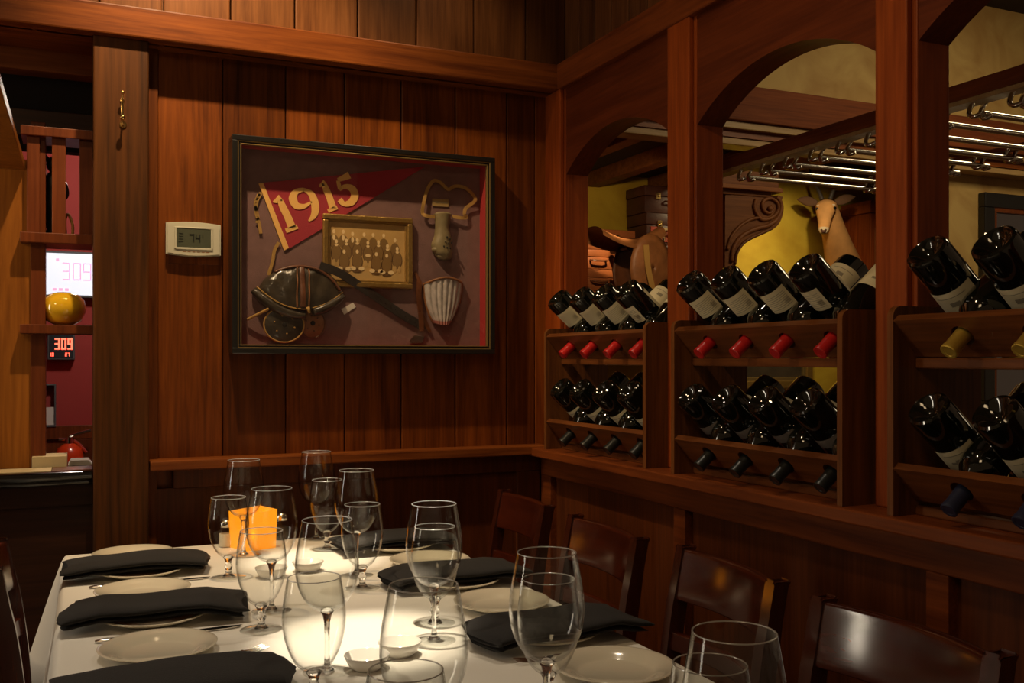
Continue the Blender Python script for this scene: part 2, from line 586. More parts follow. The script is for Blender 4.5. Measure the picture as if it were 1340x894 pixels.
        fs.append(self.bm.faces.new((va[0], vb[0], vd[0], vc[0])))
        fs.append(self.bm.faces.new((vb[-1], va[-1], vc[-1], vd[-1])))
        self._tag(fs)
        return self

    def ball(self, c, r, seg=16, mat=None):
        r = (r, r, r) if isinstance(r, (int, float)) else r
        m = Matrix.Translation(Vector(c)) @ (mat or Matrix()) @ Matrix.Diagonal((*r, 1))
        res = bmesh.ops.create_uvsphere(self.bm, u_segments=seg, v_segments=max(6, seg // 2 + 2), radius=1, matrix=m)
        self._tag({f for v in res['verts'] for f in v.link_faces})
        return self

    def grid(self, fn, nu, nv, closed_u=False):
        vs = [[self.bm.verts.new(fn(i / nu if closed_u else i / (nu - 1), j / (nv - 1))) for j in range(nv)] for i in range(nu)]
        fs = []
        for i in range(nu if closed_u else nu - 1):
            for j in range(nv - 1):
                k = (i + 1) % nu
                fs.append(self.bm.faces.new((vs[i][j], vs[k][j], vs[k][j + 1], vs[i][j + 1])))
        self._tag(fs)
        return vs

    def build(self, name, mats, parent=None, smooth=None, loc=None, rot=None, label=None):
        me = bpy.data.meshes.new(name)
        bmesh.ops.recalc_face_normals(self.bm, faces=self.bm.faces[:])
        self.bm.to_mesh(me)
        self.bm.free()
        for m in (mats if isinstance(mats, (list, tuple)) else [mats]):
            me.materials.append(m)
        if smooth is not None:
            me.shade_smooth()
            if smooth < 180:
                me.set_sharp_from_angle(angle=math.radians(smooth))
        o = bpy.data.objects.new(name, me)
        C.objects.link(o)
        if parent:
            o.parent = parent
        if loc is not None:
            o.location = loc
        if rot is not None:
            o.rotation_euler = rot
        if label:
            o['label'] = label
        return o


def tag(o, label, cat, group=None, kind=None):
    o['label'] = label
    o['category'] = cat
    if group:
        o['group'] = group
    if kind:
        o['kind'] = kind
    return o


def thing(name, label, cat, loc=(0, 0, 0), rot=(0, 0, 0), group=None):
    o = bpy.data.objects.new(name, None)
    o.empty_display_size = 0.05
    C.objects.link(o)
    o.location = loc
    o.rotation_euler = rot
    return tag(o, label, cat, group)


def struct(name, mb, m, parent=None, smooth=None, label=None):
    o = mb.build(name, m, parent, smooth)
    if parent is None:
        o['kind'] = 'structure'
        if label:
            o['label'] = label
    return o


def children(o):
    return [c for c in bpy.data.objects if c.parent == o]


def copy_tree(src, parent=None, kids=None):
    c = src.copy()
    C.objects.link(c)
    c.parent = parent
    for ch in (kids[src.name] if kids else children(src)):
        copy_tree(ch, c)
    return c


def text(name, body, size, mat, parent, loc, rot=(PI / 2, 0, 0), ext=0.0004):
    cu = bpy.data.curves.new(name, 'FONT')
    cu.body = body
    cu.size = size
    cu.extrude = ext
    cu.align_x = 'CENTER'
    cu.align_y = 'CENTER'
    cu.materials.append(mat)
    tmp = bpy.data.objects.new(name, cu)
    C.objects.link(tmp)
    me = bpy.data.meshes.new_from_object(tmp.evaluated_get(bpy.context.evaluated_depsgraph_get()))
    C.objects.unlink(tmp)
    bpy.data.objects.remove(tmp)
    o = bpy.data.objects.new(name, me)
    C.objects.link(o)
    o.parent = parent
    o.location = loc
    o.rotation_euler = rot
    return o


SEG = {'0': 'abcdef', '1': 'bc', '2': 'abged', '3': 'abgcd', '4': 'fgbc', '5': 'afgcd', '6': 'afgedc', '7': 'abc', '8': 'abcdefg', '9': 'abcdfg'}


def segments(mb, s, x, z, w, h, th, y, gap):
    """seven-segment digits from (x, z) lower left, drawn on the plane y, raised towards -y"""
    for ch in s:
        if ch in ':.':
            for k in ((0.3, 0.7) if ch == ':' else (0.0,)):
                mb.box(x, x + th, y - 0.0015, y, z + h * k, z + h * k + th)
            x += th + gap
            continue
        if ch == ' ':
            x += w + gap
            continue
        for c in SEG[ch]:
            b = {'a': (0, w, h - th, h), 'd': (0, w, 0, th), 'g': (0, w, h / 2 - th / 2, h / 2 + th / 2),
                 'f': (0, th, h / 2, h), 'e': (0, th, 0, h / 2), 'b': (w - th, w, h / 2, h), 'c': (w - th, w, 0, h / 2)}[c]
            mb.box(x + b[0], x + b[1], y - 0.0015, y, z + b[2], z + b[3])
        x += w + gap


# ================================================================== ROOM
WY, WX = 3.0, 1.46            # back wall plane, rack wall plane
SILL = 0.955

b = MB(); b.box(-2.6, 6.6, -1.2, 7.0, -0.06, 0.0)
struct('floor', b, M['floor'])
b = MB(); b.box(-2.6, 1.6, -1.2, 3.2, 2.95, 3.0)
struct('ceiling', b, M['ceil_room'])

# --- back wall: plank panelling above the ledge
b = MB()
gx = [on_y(px, 470, WY).x for px in (206, 291.5, 374, 451, 525, 596, 663, 700)] + [1.60]
for x0, x1 in zip(gx, gx[1:]):
    b.box(x0 + 0.0015, x1 - 0.0015, WY, WY + 0.02, 0.93, 2.2, 0.003)
b.box(0.177, 1.6, WY + 0.02, WY + 0.12, 0.0, 2.3)
b.box(0.177, 0.205, WY - 0.012, WY + 0.02, 0.93, 2.2)
b.box(0.177, 0.202, WY - 0.02, WY + 0.02, 0.0, 0.93)
wb = struct('wall_back', b, M['board'], label='vertical mahogany boards behind the shadow box')
# upper planks above the beam
b = MB()
gx = [on_y(px, 300, 2.94).x for px in (-40, 45, 130, 213, 302, 386, 468, 545, 620, 688)] + [1.51]
for x0, x1 in zip(gx, gx[1:]):
    b.box(x0 + 0.002, x1 - 0.002, 2.94, 2.96, 2.15, 2.95, 0.004)
b.box(-2.0, 1.6, 2.96, 3.12, 2.2, 2.98)
struct('wall_back_upper', b, M['board_up'])
b = MB()
b.box(-1.2, WX + 0.02, 2.90, 3.14, 2.150, 2.236, 0.005)
struct('trim_1', b, M['wood_x'], label='long horizontal beam across the back wall')
# second, lower beam over the service opening
b = MB(); b.box(-1.2, 0.045, 3.17, 3.26, 2.098, 2.20, 0.004)
b.box(-1.2, 0.045, 3.26, 3.30, 2.03, 2.16)
struct('trim_2', b, M['carved'], label='second beam behind the service opening')

# --- timber post
b = MB(); b.box(0.032, 0.177, 2.925, 3.10, 0.0, 2.152, 0.004)
struct('trim_3', b, M['post'], label='rough-sawn timber post left of the boards')

# --- ledge, rail, wainscot on back wall
b = MB(); b.box(0.180, WX - 0.02, 2.925, WY + 0.01, 0.930, 0.960, 0.004)
struct('trim_4', b, M['wood_x'], label='wooden ledge along the back wall')
b = MB()
b.box(0.245, 1.43, 2.972, WY + 0.01, 0.872, 0.930, 0.003)
b.box(1.345, 1.43, 2.975, WY + 0.01, 0.05, 0.872, 0.003)
b.box(0.202, 1.43, 2.975, WY + 0.01, 0.0, 0.12, 0.003)
b.box(0.202, 1.345, 2.990, WY + 0.01, 0.12, 0.872)
struct('wall_back_wainscot', b, M['panel'])

# --- rack wall: low wall with panels, sill, posts, arches, beam, planks above
b = MB(); b.box(1.455, 1.57, 0.2, WY + 0.1, 0.0, 0.926)
struct('wall_right', b, M['panel'])
b = MB()
b.box(1.430, 1.46, 0.2, 2.972, 0.858, 0.926, 0.003)
b.box(1.430, 1.46, 0.2, 2.972, 0.0, 0.12, 0.003)
for y0, y1 in ((2.90, 2.972), (2.113, 2.165), (1.278, 1.329), (0.46, 0.51)):
    b.box(1.431, 1.46, y0, y1, 0.12, 0.858, 0.002)
struct('trim_5', b, M['wood_y'], label='rails and stiles of the wainscot under the bottle racks')
b = MB()
b.box(1.375, 1.645, 0.2, 2.972, 0.926, SILL, 0.004)
struct('trim_6', b, M['wood_y'], label='wooden sill under the bottle racks')

OPEN = [(2.24, 2.874), (1.484, 2.124), (0.75, 1.390)]
POSTS = [(2.874, 3.02), (2.124, 2.24), (1.390, 1.484), (0.60, 0.75)]
for k, (y0, y1) in enumerate(POSTS):
    b = MB()
    b.box(1.475, 1.56, y0, y1, SILL, 2.235, 0.002)
    b.box(1.460, 1.475, y0 + 0.012, y1 - (0.0 if k else 0.02), SILL, 2.16, 0.003)
    struct('trim_%d' % (7 + k), b, M['wood_z'], label='upright post between two arched openings')
for k, (y0, y1) in enumerate(OPEN):
    b = MB()
    hw, mid, spring, rise = (y1 - y0) / 2, (y0 + y1) / 2, 1.865, 0.105
    R = (hw * hw + rise * rise) / (2 * rise)
    nseg = 28
    pts = [(1.478, y1, 2.24)]
    for i in range(nseg + 1):
        y = y1 - 2 * hw * i / nseg
        z = spring + rise - R + math.sqrt(max(0, R * R - (y - mid) ** 2))
        pts.append((1.478, y, z))
    pts.append((1.478, y0, 2.24))
    b.prism(pts, (0.08, 0, 0))
    struct('trim_%d' % (11 + k), b, M['arch'], smooth=25, label='arched header over an opening')
b = MB(); b.box(1.455, 1.57, 0.2, 2.90, 2.150, 2.236, 0.004)
struct('trim_14', b, M['wood_y'], label='horizontal beam above the arches')
b = MB()
gy = [2.94 - 0.105 * i for i in range(27)]
for y1, y0 in zip(gy, gy[1:]):
    b.box(1.505, 1.525, y0 + 0.002, y1 - 0.002, 2.2, 2.95, 0.004)
b.box(1.525, 1.57, 0.2, 2.96, 2.2, 2.98)
struct('wall_right_upper', b, M['board_up'])


# ================================================================== WINE RACKS
TILT = math.radians(41)


def holed_board(w, h, th, holes, r):
    """board in local x (width) / y (height), thickness along z, round holes cut through"""
    bm = bmesh.new()
    outer = [bm.verts.new((x, y, 0)) for x, y in ((0, 0), (w, 0), (w, h), (0, h))]
    edges = [bm.edges.new((outer[i], outer[(i + 1) % 4])) for i in range(4)]
    for hx, hy in holes:
        ring = [bm.verts.new((hx + r * math.cos(2 * PI * k / 20), hy + r * math.sin(2 * PI * k / 20), 0)) for k in range(20)]
        edges += [bm.edges.new((ring[k], ring[(k + 1) % 20])) for k in range(20)]
    bmesh.ops.triangle_fill(bm, use_beauty=True, use_dissolve=False, edges=edges)
    fs = [f for f in bm.faces if not any((f.calc_center_median() - Vector((hx, hy, 0))).length < r * 0.98 for hx, hy in holes)]
    bad = [f for f in bm.faces if f not in fs]
    bmesh.ops.delete(bm, geom=bad, context='FACES_ONLY')
    r2 = bmesh.ops.extrude_face_region(bm, geom=bm.faces[:])
    for v in r2['geom']:
        if isinstance(v, bmesh.types.BMVert):
            v.co.z += th
    return bm


def make_rack(label, ylo, yhi):
    """double-sided rack; ylo..yhi outer faces of the side panels"""
    t = thing('wine_rack', label, 'wine rack', (1.505, (ylo + yhi) / 2, SILL), group='wooden wine racks in the arched openings')
    hy = (yhi - ylo) / 2
    H = 1.350 - SILL
    for s in (-1, 1):
        b = MB()
        y = s * hy
        pts = []
        x0, x1 = -0.115, 0.115
        pts += [(x0, 0, 0), (x1, 0, 0)]
        for k in range(6):
            a = k / 5 * PI / 2
            pts.append((x1 - 0.02 + 0.02 * math.cos(a), 0, H - 0.02 + 0.02 * math.sin(a)))
        for k in range(6):
            a = PI / 2 + k / 5 * PI / 2
            pts.append((x0 + 0.02 + 0.02 * math.cos(a), 0, H - 0.02 + 0.02 * math.sin(a)))
        b.prism([(p[0], min(y, y - s * 0.015), p[2]) for p in pts], (0, 0.015, 0))
        b.build('side_panel', M['rack_z'], t, 30)
    inner = 2 * hy - 0.030
    far = [0.041 + 0.142 * i for i in range(4)]
    near = [0.106 + 0.142 * i for i in range(4)]
    for tier in (0, 1):
        for side in (-1, 1):
            lip_x, lip_z = 0.115, 1.322 - SILL - 0.277 * tier
            L = 0.090 if tier == 0 else 0.082
            holes = [(v, L / 2 - 0.004) for v in (far if side < 0 else near)]
            bm = holed_board(inner, L, 0.016, holes, 0.0215)
            # local x -> +y, local y -> down the slope inward, local z -> inward normal
            dn = Vector((-side * math.sin(TILT), 0, -math.cos(TILT)))
            nr = Vector((-side * math.cos(TILT), 0, math.sin(TILT)))
            org = Vector((side * lip_x, -inner / 2, lip_z))
            for v in bm.verts:
                c = v.co
                v.co = org + Vector((0, 1, 0)) * c.x + dn * c.y + nr * c.z
            mb = MB(); mb.bm.free(); mb.bm = bm
            mb.build('neck_board', M['rack_y'], t)
        if tier == 0:
            b = MB()
            for s in (-1, 1):
                b.box(min(s * 0.035, s * 0.060), max(s * 0.035, s * 0.060), -inner / 2, inner / 2, 1.232 - SILL, 1.252 - SILL, 0.003)
            b.build('shelf_rail', M['rack_y'], t)
    b = MB()
    b.box(-0.06, -0.035, -inner / 2, inner / 2, 0.0, 0.018, 0.003)
    b.box(0.035, 0.06, -inner / 2, inner / 2, 0.0, 0.018, 0.003)
    b.build('bottom_rail', M['rack_y'], t)
    return t


# ---- bottles
def bottle_mesh():
    b = MB()
    R = 0.0405
    prof = [(0, 0.022), (0.010, 0.020), (0.022, 0.010), (0.030, 0.002), (0.034, 0.0), (0.0385, 0.003), (R, 0.010), (R, 0.185),
            (0.0395, 0.197), (0.034, 0.212), (0.024, 0.224), (0.0165, 0.236), (0.0142, 0.250), (0.0138, 0.292), (0.0148, 0.294), (0.0148, 0.300), (0, 0.300)]
    b.lathe(prof, 40, cap=False)
    return b


def curved_label(z0, z1, half, r=0.0411, lines=True, barcode=True, kind='text'):
    b = MB()
    n = 18

    def patch(a0, a1, p, q, rr, k=n):
        def fn(u, v):
            a = a0 + (a1 - a0) * u
            return (rr * math.cos(a), rr * math.sin(a), p + (q - p) * v)
        b.grid(fn, k, 2)
    patch(-half, half, z0, z1, r)
    b.mi = 1
    if lines:
        rnd = random.Random(3)
        z = z0 + 0.012
        while z < z1 - 0.008:
            e = half * (0.55 + 0.30 * rnd.random())
            patch(-half * 0.80, e, z, z + 0.0011, r + 0.0003, 8)
            z += 0.0052
        if barcode:
            for k in range(9):
                a = -half * 0.78 + k * 0.035
                patch(a, a + 0.016, z0 + 0.030, z0 + 0.043, r + 0.0005, 2)
    if kind == 'crest':
        patch(-half * 0.45, half * 0.45, z1 - 0.026, z1 - 0.020, r + 0.0003, 8)
        patch(-half * 0.6, half * 0.6, z0 + 0.012, z0 + 0.0135, r + 0.0003, 8)
        patch(-half * 0.2, half * 0.2, z0 + 0.024, z0 + 0.034, r + 0.0003, 8)
    return b


bottle_me = bottle_mesh()
bottle_src = bottle_me.build('bottle_glass', M['bottle'], None, 40)
BODY = bottle_src.data
C.objects.unlink(bottle_src); bpy.data.objects.remove(bottle_src)


def capsule_data(m):
    b = MB()
    b.lathe([(0.0151, 0.238), (0.0149, 0.250), (0.0146, 0.290), (0.0156, 0.2925), (0.0156, 0.3012), (0.0140, 0.3022), (0.0095, 0.3018), (0.009, 0.3012), (0, 0.3012)], 28, cap=False)
    o = b.build('capsule', m, None, 35)
    d = o.data
    C.objects.unlink(o); bpy.data.objects.remove(o)
    return d


def label_data(*a, mats=None, **k):
    o = curved_label(*a, **k).build('label', mats, None, 60)
    d = o.data
    C.objects.unlink(o); bpy.data.objects.remove(o)
    return d


CAPS = {k: capsule_data(M['cap_' + k]) for k in ('red', 'black', 'gold', 'blue')}
LAB_BACK = label_data(0.040, 0.098, 0.80, mats=[M['label'], M['ink']])
LAB_FRONT = label_data(0.036, 0.125, 1.00, lines=False, kind='crest', mats=[M['label'], M['ink']])
LAB_LOW = label_data(0.080, 0.135, 0.95, lines=False, kind='crest', mats=[M['label'], M['ink']])
LAB_DK = label_data(0.085, 0.150, 1.0, lines=False, kind='crest', mats=[M['label_wine'], M['label_dk']])
LAB_GREY = label_data(0.085, 0.110, 0.75, lines=False, kind='plain', mats=[M['label_dk'], M['ink']])
LAB_BIG = label_data(0.078, 0.165, 1.15, lines=False, kind='crest', mats=[M['label'], M['ink']])


def make_bottle(label, group, base, side, roll, cap, labels):
    """side -1: base towards the dining room, mouth towards the next room; side 1 the other way round"""
    m = Matrix.Rotation(-side * (PI / 2 + TILT), 4, 'Y') @ Matrix.Rotation(roll, 4, 'Z')
    t = thing('wine_bottle', label, 'wine bottle', base, m.to_euler(), group)
    def part(n, d, rz=0.0):
        o = bpy.data.objects.new(n, d); C.objects.link(o); o.parent = t; o.rotation_euler = (0, 0, rz)
    part('glass_body', BODY)
    part('capsule', CAPS[cap])
    for n, d, rz in labels:
        part(n, d, rz)
    return t


ORD = ['leftmost', 'second from left', 'third from left', 'rightmost']
RACKS = [('narrow far rack beside the back wall', 2.237, 2.863, 'corner rack'),
         ('middle wine rack between the two middle posts', 1.500, 2.115, 'middle rack'),
         ('near wine rack at the right edge, cut off by the frame', 0.752, 1.382, 'right rack')]
rack_labels = ['wooden wine rack in the arch nearest the corner', 'wooden wine rack in the middle arch', 'wooden wine rack in the arch at the right edge of the photo']
for ri, (desc, ylo, yhi, rn) in enumerate(RACKS):
    make_rack(rack_labels[ri], ylo, yhi)
    y_in = ylo + 0.015
    for tier in (0, 1):
        tn = ('upper', 'lower')[tier]
        if tier == 0:
            cap = ('red', 'red', 'gold')[ri]
        else:
            cap = ('black', 'black', 'blue')[ri]
        for i in range(4):
            # i counts from the camera's right (small y) to left
            nm = ORD[3 - i]
            if ri == 2:
                nm = ORD[3 - i]
                if i < 2:
                    continue     # outside the frame
            yn = y_in + 0.106 + 0.142 * i
            yf = y_in + 0.041 + 0.142 * i
            zn = 1.448 if tier == 0 else 1.162
            zf = 1.460 - 0.277 * tier
            rr = random.uniform(-0.12, 0.12)
            if tier == 0 and ri < 2:
                labs = [('back_label', LAB_BACK, -0.70), ('front_label', LAB_FRONT, -0.70 + PI)]
                if i == 0:
                    rr = 0.75
                txt = 'dark bottle with cream labels, base out, %s, upper row, %s' % (nm, rn)
            elif tier == 0:
                labs = [('front_label', LAB_BIG, -0.35)]
                txt = 'dark bottle with one wide cream label, base out, %s, upper row, %s' % (nm, rn)
            elif ri == 0:
                labs = [('front_label', LAB_LOW, -0.45)]
                txt = 'black bottle with cream label, base out, %s, lower row, %s' % (nm, rn)
            elif ri == 1:
                labs = [('front_label', LAB_DK, 1.0), ('back_label', LAB_GREY, -0.5)]
                txt = 'dark bottle with maroon label, base out, %s, lower row, %s' % (nm, rn)
            else:
                labs = [('front_label', LAB_LOW, -0.6)]
                txt = 'dark bottle with cream crest label, base out, %s, lower row, %s' % (nm, rn)
            make_bottle(txt, 'bottles lying base out in the %s, %s row' % (rn, tn),
                        (1.400 + random.uniform(-0.006, 0.004), yn, zn), -1, rr, cap, labs)
            cn = {'red': 'red', 'black': 'black', 'gold': 'gold', 'blue': 'navy blue'}[cap]
            labs = [('front_label', LAB_FRONT if tier == 0 else LAB_LOW, -0.75)]
            make_bottle('bottle with %s capped neck poking out, %s, %s row, %s' % (cn, nm, tn, rn),
                        'bottles lying neck out in the %s, %s row' % (rn, tn),
                        (1.610, yf, zf), 1, random.uniform(-0.2, 0.2), cap, labs)


# ================================================================== SHADOW BOX
SX0, SX1, SZ0, SZ1, SF, SB = 0.405, 1.240, 1.266, 1.909, 2.920, 2.992
t = thing('shadow_box', 'large black framed shadow box of football relics on the back wall', 'shadow box', ((SX0 + SX1) / 2, SB, SZ0))
ox, oy, oz = (SX0 + SX1) / 2, SB, SZ0


def frame_ring(b, x0, x1, z0, z1, w, y0, y1, bev=0.002):
    b.box(x0, x1, y0, y1, z1 - w, z1, bev)
    b.box(x0, x1, y0, y1, z0, z0 + w, bev)
    b.box(x0, x0 + w, y0, y1, z0 + w, z1 - w, bev)
    b.box(x1 - w, x1, y0, y1, z0 + w, z1 - w, bev)


hw, hh = (SX1 - SX0) / 2, SZ1 - SZ0
b = MB()
frame_ring(b, -hw, hw, 0, hh, 0.016, SF - oy, 0.006)
frame_ring(b, -hw + 0.014, hw - 0.014, 0.014, hh - 0.014, 0.012, SF - oy + 0.006, -0.050)
b.build('outer_frame', M['frame_black'], t)
b = MB()
frame_ring(b, -hw + 0.015, hw - 0.015, 0.015, hh - 0.015, 0.004, SF - oy + 0.002, -0.055, 0.0008)
frame_ring(b, -hw + 0.024, hw - 0.024, 0.024, hh - 0.024, 0.003, SF - oy + 0.004, -0.055, 0.0008)
b.build('gold_bead', M['gold_line'], t, label='thin gold bead')
b = MB(); b.box(-hw + 0.012, hw - 0.012, 0.001, 0.006, 0.012, hh - 0.012)
b.build('backing_board', M['backing'], t)
b = MB()
frame_ring(b, -hw + 0.022, hw - 0.022, 0.022, hh - 0.022, 0.003, -0.050, 0.001, 0)
b.build('side_lining', M['liner'], t, label='crimson lining')
b = MB(); b.box(-hw + 0.020, hw - 0.020, SF - oy + 0.0120, SF - oy + 0.0145, 0.020, hh - 0.020)
b.build('glass_pane', M['pane'], t)

BY = SB                    # front face of the backing


def cp(cx, cy, y=BY):
    """a point of the shadow-box crop (2.795 px per photo px, origin 290,160) on the backing"""
    return on_y(290 + cx / 2.795, 160 + cy / 2.795, y)


def place(name, mb, mats, label, cat, origin, smooth=None):
    """top-level one-mesh thing whose vertices are given in world space"""
    for v in mb.bm.verts:
        v.co -= Vector(origin)
    o = mb.build(name, mats, None, smooth, loc=origin)
    return tag(o, label, cat)


def sub(name, mb, mats, parent, smooth=None, label=None):
    o = Vector(parent.location)
    for v in mb.bm.verts:
        v.co -= o
    return mb.build(name, mats, parent, smooth, label=label)


def bezier(pts, n=8):
    """Catmull-Rom through pts"""
    P = [Vector(p) for p in pts]
    P = [P[0] * 2 - P[1]] + P + [P[-1] * 2 - P[-2]]
    out = []
    for i in range(1, len(P) - 2):
        for k in range(n):
            s = k / n
            a, b_, c, d = P[i - 1], P[i], P[i + 1], P[i + 2]
            out.append(0.5 * ((2 * b_) + (c - a) * s + (2 * a - 5 * b_ + 4 * c - d) * s * s + (3 * b_ - a - 3 * c + d) * s ** 3))
    out.append(P[-2])
    return out


# pennant
p0 = cp(187, 350)
t = thing('pennant', 'crimson felt pennant with yellow 1915 numerals, top of the shadow box', 'pennant', p0)
b = MB(); b.prism([cp(150, 222), cp(744, 163), cp(238, 468)], (0, -0.003, 0))
sub('felt_triangle', b, M['felt'], t)
b = MB(); b.prism([cp(135, 225), cp(152, 224), cp(245, 460), cp(228, 470)], (0, -0.0045, 0))
sub('yellow_band', b, M['felt_y'], t)
b = MB()
for pts in (((143, 258), (128, 290), (125, 330), (136, 372), (142, 408)), ((136, 262), (122, 300), (132, 350), (128, 370)),
            ((208, 440), (192, 470), (185, 510), (170, 560))):
    q = [cp(x, y) + Vector((0, -0.004, 0)) for x, y in pts]
    b.ribbon(bezier(q, 5), 0.010, (0, -0.002, 0), (0, 1, 0))
sub('tie_tape', b, M['tape'], t)


def numeral(pts, ws):
    b = MB()
    q = [cp(x, y) + Vector((0, -0.003, 0)) for x, y in pts]
    k = 1 / 2.795 / FPX * 3.0 / 0.98
    n = 5
    path = bezier(q, n)
    W = []
    for i in range(len(path)):
        s = i / n
        j = min(int(s), len(ws) - 2)
        f = s - j
        W.append((ws[j] * (1 - f) + ws[j + 1] * f) * k)
    b.ribbon(path, W, (0, -0.002, 0), (0, 1, 0))
    return b


def merge(bs, mats, name, parent):
    m0 = MB()
    for x in bs:
        me = bpy.data.meshes.new('tmp')
        x.bm.to_mesh(me); x.bm.free()
        m0.bm.from_mesh(me)
        bpy.data.meshes.remove(me)
    return sub(name, m0, mats, parent)


one_a = [numeral(((212, 285), (225, 315), (240, 345), (254, 380), (258, 392)), (20, 26, 26, 28, 34)),
         numeral(((188, 292), (200, 288), (216, 276)), (6, 16, 24)), numeral(((234, 398), (256, 390), (276, 382)), (16, 16, 16))]
merge(one_a, M['felt_y'], 'numeral', t)
nine = [numeral(((300, 246), (270, 256), (260, 280), (272, 305), (300, 308), (328, 292)), (12, 20, 30, 26, 16, 6)),
        numeral(((298, 246), (325, 262), (338, 290), (342, 320), (334, 345), (318, 362)), (10, 22, 28, 28, 20, 6))]
merge(nine, M['felt_y'], 'numeral', t)
one_b = [numeral(((372, 222), (383, 250), (395, 280), (404, 308), (407, 318)), (16, 24, 24, 26, 30)),
         numeral(((356, 236), (365, 230), (378, 220)), (6, 14, 20)), numeral(((388, 326), (405, 318), (422, 312)), (14, 14, 14))]
merge(one_b, M['felt_y'], 'numeral', t)
five = [numeral(((424, 212), (445, 204), (466, 194)), (14, 20, 26)), numeral(((424, 214), (428, 230), (432, 246)), (12, 14, 14)),
        numeral(((430, 248), (450, 236), (476, 244), (486, 268), (474, 292), (448, 300), (430, 284)), (10, 16, 26, 28, 26, 16, 22))]
merge(five, M['felt_y'], 'numeral', t)

# team photograph in its gilt frame
a0, a1 = cp(366, 335), cp(693, 612)
x0, x1 = a0.x, a1.x
z1, z0 = cp(366, 335).z, cp(692, 612).z
t = thing('team_photograph', 'gilt framed sepia team photograph in the middle of the shadow box', 'photograph', ((x0 + x1) / 2, BY, z0))
fx, fz = (x1 - x0) / 2, z1 - z0
b = MB()
frame_ring(b, -fx, fx, 0, fz, 0.018, -0.020, 0, 0.004)
frame_ring(b, -fx + 0.016, fx - 0.016, 0.016, fz - 0.016, 0.008, -0.014, 0, 0.002)
b.build('gilt_frame', M['frame_gold'], t)
b = MB()
ix0, ix1, iz0, iz1 = -fx + 0.022, fx - 0.022, 0.022, fz - 0.022
b.box(ix0, ix1, -0.0072, -0.003, iz0, iz1)
b.mi = 1
IW, IH = ix1 - ix0, iz1 - iz0


def blob(cx, cz, rx, rz, mi, lift, n=14):
    b.mi = mi
    X, Z = ix0 + cx * IW, iz0 + cz * IH
    b.prism([(X + rx * IW * math.cos(2 * PI * k / n), -0.0072 - lift, Z + rz * IH * math.sin(2 * PI * k / n)) for k in range(n)], (0, 0.0006 + lift * 0.5, 0))


# floor of the photograph, 20 players in three rows: (head x, head z, front row?)
b.mi = 2
b.box(ix0, ix1, -0.0074, -0.0070, iz0, iz0 + IH * 0.15)
back = [(0.06, 0.83), (0.18, 0.83), (0.30, 0.80), (0.45, 0.80), (0.57, 0.80), (0.71, 0.80), (0.86, 0.73)]
midr = [(0.09, 0.66), (0.22, 0.68), (0.36, 0.70), (0.50, 0.66), (0.64, 0.68), (0.76, 0.62), (0.89, 0.58)]
frt = [(0.19, 0.49), (0.36, 0.50), (0.61, 0.47), (0.75, 0.45)]
for i, (hx, hz) in enumerate(back):
    blob(hx, hz - 0.17, 0.062, 0.12, 3, 0.0002)
    if i < 3:
        blob(hx, hz - 0.10, 0.018, 0.05, 1, 0.0004)
    blob(hx, hz, 0.019, 0.036, 1, 0.0005)
for hx, hz in midr:
    blob(hx, hz - 0.20, 0.070, 0.15, 4, 0.0007)
    blob(hx, hz - 0.20, 0.060, 0.14, 3, 0.0008)
    blob(hx, hz - 0.06, 0.022, 0.022, 1, 0.0009)
    blob(hx, hz, 0.019, 0.036, 1, 0.0010)
    blob(hx - 0.030, hz - 0.36, 0.020, 0.06, 2, 0.0009)
    blob(hx + 0.030, hz - 0.36, 0.020, 0.06, 2, 0.0009)
for hx, hz in frt:
    blob(hx, hz - 0.17, 0.074, 0.14, 4, 0.0012)
    blob(hx, hz - 0.16, 0.064, 0.13, 3, 0.0013)
    blob(hx, hz, 0.019, 0.036, 1, 0.0015)
    blob(hx - 0.055, hz - 0.29, 0.038, 0.034, 1, 0.0015)
    blob(hx + 0.055, hz - 0.29, 0.038, 0.034, 1, 0.0015)
    blob(hx, hz - 0.34, 0.06, 0.018, 4, 0.0016)
blob(0.50, 0.44, 0.034, 0.028, 1, 0.0016)
b.build('sepia_print', [M['sepia'], M['sepia_l'], M['sepia_m'], M['sepia_d'], M['sepia_k']], t)

# leather helmet
hc = on_y(290 + 285 / 2.795, 160 + 640 / 2.795, BY)
t = thing('leather_helmet', 'old black leather football helmet with round ear flaps, lower left in the shadow box', 'helmet', hc)
KX = 1 / 2.795 / FPX * 2.99 / 0.98      # metres per crop pixel near the backing


def hp(cx, cy, out=0.0):
    p = cp(cx, cy) - hc
    return Vector((p.x, -out, p.z))


def brim_y(x):
    return 686 - 72 * (x / 150.0) ** 2 * (1.0 if x < 0 else 0.85)


def dome_pt(u, v):
    """u along left-right 0..1, v 0 at the brim .. 1 at the edge against the backing"""
    x = -156 + 308 * u
    top = 640 - 112 * math.sqrt(max(0.0, 1 - ((x + 2) / 157.0) ** 2))
    a = v * PI / 2
    prof = math.sqrt(max(0.0, 1 - (x / 160.0) ** 2))
    crease = 0.0034 * math.sin(x * 0.09 + 3 * v) * math.sin(v * 9) + 0.0016 * math.sin(x * 0.23 + v * 14)
    out = 0.006 + 0.040 * prof * math.cos(a) ** 0.7 + crease * prof
    yy = brim_y(x) + (top - brim_y(x)) * math.sin(a)
    q = hp(285 + x, yy)
    return Vector((q.x, -out, q.z))


